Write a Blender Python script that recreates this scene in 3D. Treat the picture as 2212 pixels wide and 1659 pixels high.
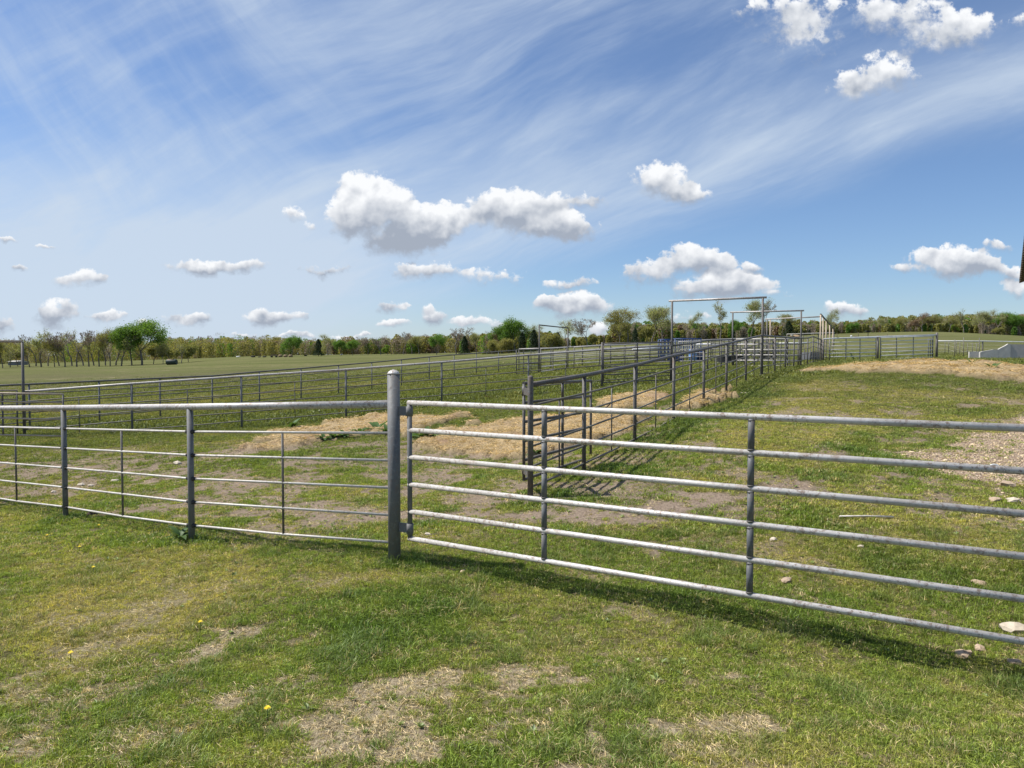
import bpy, math, random
import numpy as np
from mathutils import Vector, Matrix

for o in list(bpy.data.objects):
    bpy.data.objects.remove(o, do_unlink=True)
SC = bpy.context.scene
COL = SC.collection

# ------------------------------------------------------------------ camera
F, CX, CY, HOR, EYE = 1597.0, 1106.0, 829.5, 775.0, 1.65
PITCH = math.atan((CY - HOR) / F)
cam_d = bpy.data.cameras.new('camera')
cam = bpy.data.objects.new('camera', cam_d); COL.objects.link(cam)
cam_d.sensor_width = 36; cam_d.lens = 36 * F / 2212.0
cam_d.clip_start = 0.05; cam_d.clip_end = 6000
cam.location = (0, 0, EYE); cam.rotation_euler = (math.pi / 2 - PITCH, 0, 0)
SC.camera = cam

def ray(px, py):
    u = (px - CX) / F; w = -(py - CY) / F
    c, s = math.cos(PITCH), math.sin(PITCH)
    return (u / (c + w * s), (w * c - s) / (c + w * s))       # x/y, z/y
def at(px, py, Y):
    u, v = ray(px, py)
    return Vector((u * Y, Y, EYE + v * Y))

# ------------------------------------------------------------------ light
SUN_TO = Vector((-0.94, 0.18, 1.40)).normalized()
SUN_EL = math.asin(SUN_TO.z); SUN_AZ = math.atan2(SUN_TO.x, SUN_TO.y)
sd = bpy.data.lights.new('sun', 'SUN'); sd.energy = 5.0; sd.angle = math.radians(0.55); sd.color = (1.0, 0.955, 0.88)
sun = bpy.data.objects.new('sun', sd); COL.objects.link(sun)
sun.rotation_euler = SUN_TO.to_track_quat('Z', 'Y').to_euler(); sun.location = (0, 0, 60)
SC.view_settings.view_transform = 'Standard'; SC.view_settings.look = 'None'
SC.view_settings.exposure = 0.32; SC.view_settings.gamma = 1.0; SC.view_settings.use_curve_mapping = False
SC.cycles.max_bounces = 6; SC.cycles.diffuse_bounces = 3; SC.cycles.glossy_bounces = 2
SC.cycles.transmission_bounces = 3; SC.cycles.transparent_max_bounces = 6
SC.cycles.caustics_reflective = False; SC.cycles.caustics_refractive = False

class NT:                                                     # terse node-tree builder
    def __init__(s, tree): s.t = tree
    def n(s, typ, ins=None, **kw):
        nd = s.t.nodes.new(typ)
        for k, v in kw.items(): setattr(nd, k, v)
        if ins:
            for k, v in ins.items(): s.put(nd.inputs[k], v)
        return nd
    def put(s, sock, v):
        if isinstance(v, bpy.types.NodeSocket): s.t.links.new(v, sock)
        elif v is not None:
            if sock.type == 'RGBA' and len(v) == 3: v = tuple(v) + (1,)
            sock.default_value = v
    def m(s, op, a, b=None, c=None, clamp=False):
        nd = s.t.nodes.new('ShaderNodeMath'); nd.operation = op; nd.use_clamp = clamp
        for i, v in enumerate((a, b, c)):
            if v is not None: s.put(nd.inputs[i], v)
        return nd.outputs[0]
    def v(s, op, a, b=None, c=None, out=0):
        nd = s.t.nodes.new('ShaderNodeVectorMath'); nd.operation = op
        for i, x in enumerate((a, b, c)):
            if x is not None: s.put(nd.inputs[i], x)
        return nd.outputs[out]
    def mix(s, f, a, b, blend='MIX'):
        nd = s.t.nodes.new('ShaderNodeMix'); nd.data_type = 'RGBA'; nd.blend_type = blend
        s.put(nd.inputs[0], f); s.put(nd.inputs[6], a); s.put(nd.inputs[7], b)
        return nd.outputs[2]
    def ss(s, x, lo, hi, a=0.0, b=1.0):
        nd = s.t.nodes.new('ShaderNodeMapRange'); nd.interpolation_type = 'SMOOTHSTEP'
        for i, v in enumerate((x, lo, hi, a, b)): s.put(nd.inputs[i], v)
        return nd.outputs[0]
    def noise(s, vec, scale, detail=3, rough=0.55, dist=0.0):
        nd = s.n('ShaderNodeTexNoise', {'Vector': vec, 'Scale': scale, 'Detail': detail, 'Roughness': rough, 'Distortion': dist})
        return nd.outputs[0]
    def xyz(s, x, y, z):
        return s.n('ShaderNodeCombineXYZ', {0: x, 1: y, 2: z}).outputs[0]

# ------------------------------------------------------------------ sky
world = bpy.data.worlds.new('World'); SC.world = world; world.use_nodes = True
world.node_tree.nodes.clear(); W = NT(world.node_tree)
SKY = dict(strength=0.094)
sky = W.n('ShaderNodeTexSky', sky_type='NISHITA', sun_disc=False)
sky.sun_elevation = SUN_EL; sky.sun_rotation = SUN_AZ; sky.altitude = 300; sky.air_density = 1.0; sky.dust_density = 0.6; sky.ozone_density = 1.6
skyc = sky.outputs[0]
tc = W.n('ShaderNodeTexCoord').outputs['Generated']
sep = W.n('ShaderNodeSeparateXYZ', {0: tc})
dx, dy, dz = sep.outputs
yy = W.m('MAXIMUM', dy, 0.02)
U = W.m('DIVIDE', dx, yy); V = W.m('DIVIDE', dz, yy)
front = W.ss(dy, 0.05, 0.3)
uv = W.xyz(U, V, 0.0)
# clouds outside the view and behind the camera sit on a high flat layer
zz = W.m('ADD', W.m('MAXIMUM', dz, 0.0), 0.12)
plane = W.xyz(W.m('DIVIDE', dx, zz), W.m('DIVIDE', dy, zz), 0.0)
# --- cirrus veil
def pu(px): return (px - CX) / F
def pv(py): return (HOR - py) / F
wv = W.noise(plane, 0.55, 5, 0.6, 0.4)
wuv = W.n('ShaderNodeTexNoise', {'Vector': uv, 'Scale': 2.2, 'Detail': 3.0}).outputs['Color']
uvs = W.v('ADD', uv, W.v('MULTIPLY', W.v('SUBTRACT', wuv, (0.5, 0.5, 0.5)), (0.13, 0.11, 0)))
rot = W.v('MULTIPLY', W.n('ShaderNodeMapping', {'Vector': uvs, 'Rotation': (0, 0, math.radians(-21))}).outputs[0], (1.3, 6.5, 1))
streak = W.noise(rot, 1.0, 8, 0.60, 0.3)
rot2 = W.v('MULTIPLY', W.n('ShaderNodeMapping', {'Vector': uvs, 'Rotation': (0, 0, math.radians(50))}).outputs[0], (1.3, 5.5, 1))
streak2 = W.noise(rot2, 1.0, 7, 0.60, 0.4)
rotp = W.n('ShaderNodeMapping', {'Vector': plane, 'Rotation': (0, 0, math.radians(-32)), 'Scale': (0.75, 3.4, 1)}).outputs[0]
streakp = W.noise(rotp, 0.9, 5, 0.6, 0.5)
fine_ = W.noise(W.v('MULTIPLY', W.n('ShaderNodeMapping', {'Vector': uvs, 'Rotation': (0, 0, math.radians(-24))}).outputs[0], (4, 22, 1)), 1.0, 5, 0.6)
edge = W.m('SUBTRACT', V, W.m('ADD', W.m('MULTIPLY', W.m('ADD', U, 0.07), 0.265), 0.098))
edge = W.m('ADD', edge, W.m('MULTIPLY', W.m('SUBTRACT', streak, 0.5), 0.13))
veil_above = W.ss(edge, -0.03, 0.06)
veil = W.m('MULTIPLY', veil_above, W.m('ADD', 0.04, W.m('MULTIPLY', W.ss(streak, 0.38, 0.66), 0.56)))
left2 = W.m('MULTIPLY', W.ss(U, -0.1, -0.5), W.ss(V, 0.12, 0.3))
veil = W.m('MULTIPLY', veil, W.m('SUBTRACT', 1.0, W.m('MULTIPLY', left2, 0.7)))
veil = W.m('ADD', veil, W.m('MULTIPLY', W.m('MULTIPLY', W.ss(streak2, 0.40, 0.70), 0.60), left2))
veil = W.m('ADD', veil, W.m('MULTIPLY', W.m('MULTIPLY', W.ss(fine_, 0.45, 0.72), 0.17), veil_above))
near_edge = W.m('MULTIPLY', W.ss(edge, 0.22, 0.03), W.ss(edge, -0.02, 0.05))
veil = W.m('ADD', veil, W.m('MULTIPLY', near_edge, 0.26))
veil = W.m('ADD', veil, W.m('MULTIPLY', W.m('MULTIPLY', W.ss(U, 0.06, -0.50), W.ss(V, 0.36, 0.10)), W.m('ADD', 0.38, W.m('MULTIPLY', wv, 0.80))))
veil = W.m('ADD', veil, W.m('MULTIPLY', W.ss(V, 0.12, 0.0), 0.20))
veil_back = W.m('MULTIPLY', W.ss(streakp, 0.3, 0.75), 0.5)
veil = W.m('ADD', W.m('MULTIPLY', veil, front), W.m('MULTIPLY', veil_back, W.m('SUBTRACT', 1.0, front)))
veil = W.m('MINIMUM', veil, 0.90)
# --- cumulus: u, v, half width, half height (pixels of the photograph at 2212), weight, greyness
CL = [(808,437,88,72,1.1,0.0),(760,470,60,45,1,0.1),(925,482,82,46,1,0.1),(880,525,92,40,1.15,2.3),(990,475,60,36,.75,0.1),
 (1085,448,78,52,1,0.2),(1150,480,110,44,.9,0.5),(1230,490,72,34,1,0.6),(1180,440,55,34,.9,0.1),
 (1425,388,72,46,.9,0.25),(1480,420,62,28,.8,0.5),(628,462,30,18,.62,0.1),(672,486,20,18,.42,0.1),(1275,430,60,26,.45,0.8),
 (1690,26,110,60,.50,0.2),(1740,95,90,60,.45,0.3),(1925,34,150,56,.62,0.2),(1910,160,95,46,.68,0.1),(2085,66,85,44,.62,0.1),(2200,50,50,26,.4,0.1),(1850,190,70,40,.45,0.3),(1990,95,80,36,.45,.2),
 (1405,594,66,34,.9,0.2),(1500,566,86,36,.95,0.2),(1560,577,60,28,.8,0.2),(1632,575,22,16,.8,0.2),(1560,628,115,36,1,0.4),(1610,612,56,28,.9,0.1),
 (1245,664,86,29,1.1,0.25),(1232,617,60,20,.75,0.3),(1195,655,40,18,.8,0.1),
 (2055,567,105,33,1.1,0.3),(2120,575,60,26,.9,0.2),(2192,590,34,26,.9,0.2),(2200,622,36,20,1,0.2),(2150,530,40,16,.45,0.3),(1950,580,40,12,.5,0.1),
 (1825,665,52,20,1.05,0.2),(172,608,66,24,1.05,0.3),(465,577,105,19,.95,0.3),(705,584,66,15,.7,1.2),(925,592,80,24,.75,0.3),(1070,600,90,26,.45,0.1),
 (598,686,70,21,1.05,0.5),(406,690,60,19,1,0.4),(118,682,58,32,.95,1.0),(230,686,50,14,.95,0.2),(842,664,45,14,.9,0.2),(852,699,52,12,1,0.2),
 (938,684,34,20,.85,0.1),(1030,697,58,14,.95,0.1),(742,722,34,10,.9,0.1),(925,665,20,12,.9,0.1),(36,580,26,11,.9,0.3),(22,523,30,9,.8,0.2),(100,534,30,7,.6,0.2),
 (310,705,40,9,.7,.9),(790,714,24,8,.9,.1),(640,730,60,9,.8,.1),(1300,718,40,22,.9,.2),(1105,706,40,10,.8,.1),(1700,640,60,12,.5,.2),(1480,690,60,20,.6,.3),(520,720,44,7,.7,.3),(0,712,40,24,.8,1.4)]
nA = W.n('ShaderNodeTexNoise', {'Vector': uv, 'Scale': 13.0, 'Detail': 7.0, 'Roughness': 0.6})
warp = W.v('SCALE', W.v('SUBTRACT', nA.outputs['Color'], (0.5, 0.5, 0.5)))
warp.node.inputs['Scale'].default_value = 0.040
nB = W.n('ShaderNodeTexNoise', {'Vector': uv, 'Scale': 46.0, 'Detail': 5.0, 'Roughness': 0.6})
warp2 = W.v('SCALE', W.v('SUBTRACT', nB.outputs['Color'], (0.5, 0.5, 0.5)))
warp2.node.inputs['Scale'].default_value = 0.013
uvw = W.v('ADD', W.v('ADD', uv, warp), warp2)
ACC = None
for (px, py, hw, hh, wt, grey) in CL:
    if py > 500: grey += 0.35
    if py > 500 and hw < 70: wt *= 0.80
    u, v = ray(px, py); a, b = hw * 1.08 / F, hh * 1.08 / F
    q = W.v('MULTIPLY_ADD', uvw, (1 / a, 1 / b, 0), (-u / a, -v / b, 0))
    ln = W.v('LENGTH', q, out=1)
    d = W.m('MAXIMUM', W.m('MULTIPLY', W.m('SUBTRACT', 1.12, ln), wt), 0.0)
    sel = W.v('MULTIPLY_ADD', q, (0, 1, 0), (1, 0, grey))          # (1, height within the cloud, greyness)
    dv = W.v('SCALE', sel); W.put(dv.node.inputs['Scale'], d)
    ACC = dv if ACC is None else W.v('ADD', ACC, dv)
D, S, G = W.n('ShaderNodeSeparateXYZ', {0: ACC}).outputs
shade = W.m('DIVIDE', S, W.m('MAXIMUM', D, 0.02))
greyv = W.m('DIVIDE', G, W.m('MAXIMUM', D, 0.02))
fbm = W.noise(uv, 30.0, 8, 0.62)
uvo = W.v('ADD', uv, (-0.006, 0.008, 0.0))
fbm_o = W.noise(uvo, 24.0, 3, 0.5)
fbm_l = W.noise(uv, 24.0, 3, 0.5)
soft = W.ss(shade, -0.5, 0.3, 0.85, 0.26)
fbm2 = W.noise(uv, 75.0, 5, 0.62)
alpha = W.ss(W.m('ADD', D, W.m('MULTIPLY', W.ss(D, 0.0, 0.16), W.m('ADD', W.m('MULTIPLY', W.m('SUBTRACT', fbm, 0.5), 1.55), W.m('MULTIPLY', W.m('SUBTRACT', fbm2, 0.5), 0.60)))), 0.16, W.m('ADD', 0.16, soft))
alpha = W.m('MULTIPLY', alpha, front)
relief = W.m('MULTIPLY', W.m('SUBTRACT', fbm_l, fbm_o), 1.9)
lit = W.m('ADD', W.m('MULTIPLY', shade, 0.95), W.m('ADD', relief, 0.60))
lit = W.m('ADD', lit, W.m('MULTIPLY', W.m('SUBTRACT', fbm2, 0.5), 0.45))
lit = W.m('SUBTRACT', lit, W.m('MULTIPLY', greyv, 0.36))
lit = W.m('SUBTRACT', lit, W.m('MULTIPLY', W.ss(D, 0.5, 1.5), 0.16))
lit = W.m('MINIMUM', W.m('MAXIMUM', lit, 0.0), 1.0)
# generic cumulus behind the camera
cb = W.ss(W.noise(plane, 1.3, 7, 0.6, 0.2), 0.56, 0.68)
cb = W.m('MULTIPLY', W.m('MULTIPLY', cb, 0.75), W.m('SUBTRACT', 1.0, front))
K = 1.0 / SKY['strength']
tint = W.mix(1.0, skyc, (0.80, 0.92, 1.10), 'MULTIPLY')
base = W.mix(veil, tint, tuple(c * K for c in (0.485, 0.566, 0.671)))
cloudc = W.mix(lit, tuple(c * K for c in (0.307, 0.348, 0.420)), tuple(c * K for c in (0.776, 0.789, 0.808)))
cc = W.mix(alpha, base, cloudc)
cc = W.mix(cb, cc, tuple(c * K for c in (0.619, 0.654, 0.705)))
below = W.ss(dz, -0.02, -0.10)
cc = W.mix(below, cc, tuple(c * K for c in (0.16, 0.18, 0.12)))
bg = W.n('ShaderNodeBackground', {'Color': cc, 'Strength': SKY['strength']})
wo = W.n('ShaderNodeOutputWorld'); W.t.links.new(bg.outputs[0], wo.inputs[0])
world.cycles.sampling_method = 'MANUAL'; world.cycles.sample_map_resolution = 512

# ------------------------------------------------------------------ numpy noise
def _h(ix, iy, seed):
    n = (ix * 374761393 + iy * 668265263 + seed * 1442695041) & 0xffffffff
    n = ((n ^ (n >> 13)) * 1274126177) & 0xffffffff
    return ((n ^ (n >> 16)) & 0xffffff) / float(0xffffff)
def vnoise(x, y, seed=0):
    x = np.asarray(x, float); y = np.asarray(y, float)
    ix = np.floor(x).astype(np.int64); iy = np.floor(y).astype(np.int64)
    fx = x - ix; fy = y - iy; fx = fx * fx * (3 - 2 * fx); fy = fy * fy * (3 - 2 * fy)
    a = _h(ix, iy, seed); b = _h(ix + 1, iy, seed); c = _h(ix, iy + 1, seed); d = _h(ix + 1, iy + 1, seed)
    return (a * (1 - fx) + b * fx) * (1 - fy) + (c * (1 - fx) + d * fx) * fy
def fb(x, y, sc, seed=0, oct=4, gain=0.55):
    t = 0; w = 1; tot = 0
    for k in range(oct):
        t = t + w * vnoise(x * sc + 17.3 * k, y * sc - 9.1 * k, seed + k); tot += w; w *= gain; sc *= 2.07
    return t / tot
def sst(x, a, b):
    t = np.clip((x - a) / (b - a), 0, 1); return t * t * (3 - 2 * t)

# ------------------------------------------------------------------ terrain heights
CP = []   # x, y, z (z above the ground under the photographer)
def cp(px, py, Y): p = at(px, py, Y); CP.append(tuple(p))
def cz(x, y, rel): CP.append((x, y, EYE + rel))
for r in [(850,1208,6.8),(410,1165,7.96),(137,1120,9.52),(1146,1075,9.16),(1262,1017,10.7),(1372,955,12.77),(1456,906,14.96),
          (1521,874,17.25),(1570,849,19.5),(1612,824,21.95),(1645,812,24.4),(1675,806,27.07),(1697,796,29.5),(1715,794,31.8),
          (1745,788,36.5),(1767,782,41),(1452,823,26.1),(1491,806,28.4),(1526,802,30.8),(1556,794,33.1),(1583,791,35.6),
          (1300,836,25.4),(1141,853,24.6),(954,873,23.7),(747,903,22.7),(521,925,21.6),(284,934,21.1),(48,939,20.4),
          (345,900,27),(650,862,33.4),(731,851,35.7),(927,824,42.5),(981,814,45),(1077,805,50),(1240,797,47),(1319,786,53),
          (1896,778,45.5),(2024,774,46),(2123,763,60),(2115,777,33),(2212,778,33),
          (1106,1659,3.10),(0,1659,3.2),(2212,1659,3.05),(1625,1366,5.05),(2212,1474,4.26),(1176,1278,5.95),
          (0,1105,10.4),(750,935,18.3),(990,900,19.4),(600,975,15.0),(1000,985,14.2)]:
    cp(*r)
for r in [(-6,12,-2.05),(-10,14,-2.15),(0,12,-1.78),(3,8,-1.70),(8,10,-1.45),(6,14,-1.12),(3.4,12.6,-1.22),(2.2,10,-1.5),(10,18,-.72),(14,18,-.62),(9,22,-.5),(12,25,-.13),
          (18,25,-.10),(15,32,-.22),(23,27,-.1),(20,40,-.05),(16,14,-1.0),(5,5,-1.72),(-5,4,-1.8),(-12,6,-2.1),(-20,20,-2.25),(-25,35,-2.3)]:
    cz(*r)
for r in [(0,792,210),(350,786,200),(500,772,220),(700,768,220),(900,765,200),(1100,762,170),(1300,746,170),(1450,737,190),(1700,726,200),
          (1900,718,190),(2040,717,180),(2212,730,160),(0,802,100),(500,788,100),(1000,776,100),(1350,757,90),(1650,745,90),(2000,739,95),(2212,750,90),(1800,748,75)]:
    cp(*r)
for x, y, z in [(-250,400,-2.0),(-100,400,1.0),(0,400,2),(100,400,6),(200,400,7),(-600,1500,2),(0,1500,3),(700,1500,6),(300,300,3)]:
    cz(x, y, z)
CP = np.array(CP)
def _q(x, y):
    r = np.sqrt(x * x + y * y + 4.0); th = np.clip(np.arctan2(x, y), -0.95, 0.95)
    return th * 2.2, np.log(r) * 1.3
def _tps(r2): return np.where(r2 > 1e-12, 0.5 * r2 * np.log(np.maximum(r2, 1e-12)), 0)
qx, qy = _q(CP[:, 0], CP[:, 1]); n_ = len(qx)
Kc = _tps((qx[:, None] - qx) ** 2 + (qy[:, None] - qy) ** 2) + np.eye(n_) * 0.0009
Pm = np.stack([np.ones(n_), qx, qy], 1)
# fit the slope angle (z/r), which behaves evenly from the near grass to the far hill
rr = np.sqrt(CP[:, 0] ** 2 + CP[:, 1] ** 2 + 4.0)
A_ = np.block([[Kc, Pm], [Pm.T, np.zeros((3, 3))]])
sol = np.linalg.solve(A_, np.concatenate([(CP[:, 2] - EYE) / rr ** 0.8, np.zeros(3)]))
def ground_z(x, y):
    x = np.asarray(x, float); y = np.asarray(y, float); sh = x.shape
    x = x.ravel(); y = y.ravel(); out = np.empty_like(x)
    for i in range(0, len(x), 20000):
        a, b = x[i:i + 20000], y[i:i + 20000]
        th = np.abs(np.arctan2(a, b)); u, v = _q(a, b)
        s = _tps((u[:, None] - qx) ** 2 + (v[:, None] - qy) ** 2) @ sol[:n_] + sol[n_] + sol[n_ + 1] * u + sol[n_ + 2] * v
        r = np.minimum(np.sqrt(a * a + b * b + 4.0), 1600)
        z = s * r ** 0.8
        bl = 1 - sst(th, 1.1, 2.2)
        z = z * bl + (-1.80) * (1 - bl)
        near = np.exp(-((a ** 2 + b ** 2) / 4.0))
        out[i:i + 20000] = z * (1 - near) + (-1.70) * near
    amp = np.clip(1.0 - np.sqrt(x * x + y * y) / 60, 0.1, 1)
    out = out + (fb(x, y, 0.9, 5, 3) - 0.5) * 0.075 * amp + (fb(x, y, 5.5, 9, 3) - 0.5) * 0.030 * amp
    return (out + EYE).reshape(sh)
def gz(x, y): return float(ground_z(np.array([x]), np.array([y]))[0])
_T = np.exp(np.linspace(math.log(2.0), math.log(420), 1400))
def gp(px, py):                                               # where a line of sight meets the terrain
    u, v = ray(px, py)
    z = ground_z(u * _T, _T); hit = np.where(EYE + v * _T <= z)[0]
    k = hit[0] if len(hit) else len(_T) - 1
    return Vector((u * _T[k], _T[k], z[k]))

# ------------------------------------------------------------------ materials
def mat(name):
    m = bpy.data.materials.new(name); m.use_nodes = True; m.node_tree.nodes.clear()
    t = NT(m.node_tree); out = t.n('ShaderNodeOutputMaterial')
    return m, t, out
def pbsdf(t, out, col, rough=0.6, metal=0.0, normal=None, spec=0.5):
    b = t.n('ShaderNodeBsdfPrincipled', {'Base Color': col, 'Roughness': rough, 'Metallic': metal, 'Specular IOR Level': spec})
    if normal is not None: t.put(b.inputs['Normal'], normal)
    t.t.links.new(b.outputs[0], out.inputs[0]); return b
def plain(name, c, rough=0.7, var=0.25, scale=8, metal=0.0, bump=0.0):
    m, t, out = mat(name); pos = t.n('ShaderNodeNewGeometry').outputs['Position']
    nz = t.noise(pos, scale, 4)
    col = t.mix(nz, tuple(x * (1 - var) for x in c), tuple(min(1, x * (1 + var)) for x in c))
    nrm = t.n('ShaderNodeBump', {'Height': nz, 'Strength': bump, 'Distance': 0.02}).outputs[0] if bump else None
    pbsdf(t, out, col, rough, metal, nrm); return m
def pipe_mat(name, c1, c2, rust=0.5, rough=0.42, metal=0.35, white=0.3):
    m, t, out = mat(name); pos = t.n('ShaderNodeNewGeometry').outputs['Position']
    big = t.noise(pos, 2.3, 3); fine = t.noise(pos, 34, 4, 0.65); spk = t.noise(pos, 95, 3, 0.7)
    col = t.mix(t.ss(big, 0.3, 0.7), c1, c2)
    col = t.mix(t.m('MULTIPLY', t.ss(fine, 0.5, 0.72), white), col, (0.72, 0.71, 0.69))
    r1 = t.m('MULTIPLY', t.ss(spk, 0.56, 0.68), t.ss(t.noise(pos, 6.0, 3), 0.40, 0.62))
    r1 = t.m('MAXIMUM', r1, t.m('MULTIPLY', t.ss(t.noise(pos, 30, 5, 0.78), 0.50, 0.60), t.m('MULTIPLY', t.ss(t.noise(pos, 1.7, 3), 0.25, 0.6), 0.85)))
    col = t.mix(t.m('MULTIPLY', r1, rust), col, (0.19, 0.115, 0.075))
    r2 = t.ss(t.noise(t.v('ADD', pos, (4, 7, 1)), 3.5, 5, 0.7), 0.58, 0.70)
    col = t.mix(t.m('MULTIPLY', r2, rust * 0.55), col, (0.22, 0.135, 0.085))
    nr = t.n('ShaderNodeBump', {'Height': fine, 'Strength': 0.25, 'Distance': 0.004}).outputs[0]
    rg = t.m('ADD', rough, t.m('MULTIPLY', r2, 0.3))
    pbsdf(t, out, col, rg, metal, nr); return m
M_RAIL = pipe_mat('silver_pipe', (0.38, 0.355, 0.33), (0.55, 0.52, 0.49), 0.95, 0.48, 0.10, 0.8)
M_GATE = pipe_mat('silver_gate_pipe', (0.49, 0.465, 0.43), (0.63, 0.60, 0.565), 0.9, 0.45, 0.12, 0.55)
M_POST = pipe_mat('grey_post_pipe', (0.102, 0.108, 0.113), (0.143, 0.149, 0.153), 0.35, 0.62, 0.0, 0.10)
M_DARK = pipe_mat('dull_pipe', (0.076, 0.073, 0.069), (0.115, 0.110, 0.104), 0.6, 0.6, 0.0, 0.16)
M_ROD = pipe_mat('thin_rod', (0.52, 0.48, 0.43), (0.66, 0.62, 0.56), 0.6, 0.5, 0.05, 0.6)
M_RODD = pipe_mat('dull_rod', (0.108, 0.104, 0.084), (0.168, 0.160, 0.132), 0.7, 0.65, 0.0, 0.15)
M_TAN = pipe_mat('rusty_tan_pipe', (0.40, 0.31, 0.22), (0.52, 0.42, 0.31), 0.5, 0.6, 0.1, 0.4)
M_WELD = plain('burnt_weld', (0.025, 0.024, 0.023), 0.8, 0.4, 60)
M_WELD2 = plain('grey_weld', (0.16, 0.15, 0.14), 0.6, 0.4, 60)
M_RUSTY = plain('rusty_iron', (0.11, 0.065, 0.045), 0.8, 0.4, 30)
M_WHITE = pipe_mat('bright_pipe', (0.62, 0.62, 0.61), (0.78, 0.78, 0.77), 0.25, 0.45, 0.1, 0.5)
M_CONC = plain('weathered_concrete', (0.50, 0.475, 0.43), 0.9, 0.2, 5, bump=0.4)
M_STONE = plain('pale_limestone', (0.40, 0.30, 0.21), 0.95, 0.38, 14, bump=0.9)
M_STONEW = plain('white_limestone', (0.50, 0.43, 0.34), 0.95, 0.25, 14, bump=0.9)
M_DUNG = plain('dried_manure', (0.060, 0.040, 0.028), 0.95, 0.5, 25, bump=1.0)
M_BLUE = plain('blue_paint', (0.02, 0.06, 0.20), 0.45, 0.2, 6)
M_BLACK = plain('black_rubber', (0.018, 0.018, 0.02), 0.7, 0.3, 6)
M_SHEET = plain('grey_sheet_steel', (0.17, 0.175, 0.19), 0.5, 0.15, 3, 0.3)
M_ROOF = plain('brown_painted_steel', (0.045, 0.032, 0.018), 0.6, 0.25, 9)
M_YEL = plain('dandelion_petals', (0.80, 0.60, 0.01), 0.7, 0.1, 9)
M_WHT = plain('white_paint', (0.75, 0.75, 0.73), 0.6, 0.1, 3)
M_CBLK = plain('black_hide', (0.012, 0.011, 0.011), 0.8, 0.2, 4)
M_BALE = plain('weathered_hay', (0.23, 0.17, 0.10), 0.95, 0.4, 6, bump=1.0)
M_TARP = plain('dark_green_cover', (0.012, 0.028, 0.022), 0.6, 0.4, 2)
M_STRAWOBJ = plain('brown_hay', (0.36, 0.25, 0.14), 0.95, 0.4, 8, bump=1.0)
M_WOOD = plain('old_wood', (0.13, 0.10, 0.075), 0.9, 0.3, 12)

def leafmat(name, c, var=0.35, trans=0.35, scale=1.2, inst=False):
    m, t, out = mat(name)
    if inst:
        col = t.n('ShaderNodeAttribute', attribute_name='tint', attribute_type='INSTANCER').outputs['Color']
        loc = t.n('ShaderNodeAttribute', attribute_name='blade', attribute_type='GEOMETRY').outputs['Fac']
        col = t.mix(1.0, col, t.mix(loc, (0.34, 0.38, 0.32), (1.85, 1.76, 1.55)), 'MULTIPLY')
    else:
        pos = t.n('ShaderNodeNewGeometry').outputs['Position']
        oi = t.n('ShaderNodeObjectInfo').outputs['Random']
        nz = t.noise(pos, scale, 3)
        col = t.mix(nz, tuple(x * (1 - var) for x in c), tuple(x * (1 + var) for x in c))
        col = t.mix(t.m('MULTIPLY', oi, 0.35), col, (c[0] * 1.25, c[1] * 1.0, c[2] * 1.0))
    d = t.n('ShaderNodeBsdfDiffuse', {'Color': col}); tr = t.n('ShaderNodeBsdfTranslucent', {'Color': t.mix(1.0, col, (1.25, 1.2, 0.55), 'MULTIPLY')})
    mx = t.n('ShaderNodeMixShader', {0: trans, 1: d.outputs[0], 2: tr.outputs[0]})
    gl = t.n('ShaderNodeBsdfGlossy', {'Color': (0.9, 0.95, 0.9, 1), 'Roughness': 0.5})
    m2 = t.n('ShaderNodeMixShader', {0: 0.03 if inst else 0.02, 1: mx.outputs[0], 2: gl.outputs[0]})
    t.t.links.new(m2.outputs[0], out.inputs[0]); return m
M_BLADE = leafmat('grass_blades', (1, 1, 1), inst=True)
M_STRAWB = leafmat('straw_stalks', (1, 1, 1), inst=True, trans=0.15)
M_DOCK = leafmat('broad_dock_leaves', (0.085, 0.155, 0.05), 0.3, 0.35, 9)
M_LSPR = leafmat('fresh_green_leaves', (0.131, 0.250, 0.046), 0.4, .45)
M_LOLV = leafmat('olive_spring_leaves', (0.269, 0.277, 0.103), 0.35, .45)  # olive lightened so the leaf colour also carries distance haze
M_LPAL = leafmat('pale_spring_leaves', (0.312, 0.351, 0.161), 0.3, .45)
M_LBRT = leafmat('bright_green_leaves', (0.19, 0.29, 0.04), 0.3, .45)
M_CEDR = leafmat('cedar_foliage', (0.035, 0.058, 0.028), 0.4, 0.2)
M_TWIG = leafmat('grey_twigs', (0.324, 0.282, 0.230), 0.3, 0.2)
M_BRNL = leafmat('brown_red_buds', (0.240, 0.174, 0.121), 0.3, 0.3)
M_BARK = plain('tree_bark', (0.145, 0.125, 0.105), 0.9, 0.35, 2)

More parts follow.
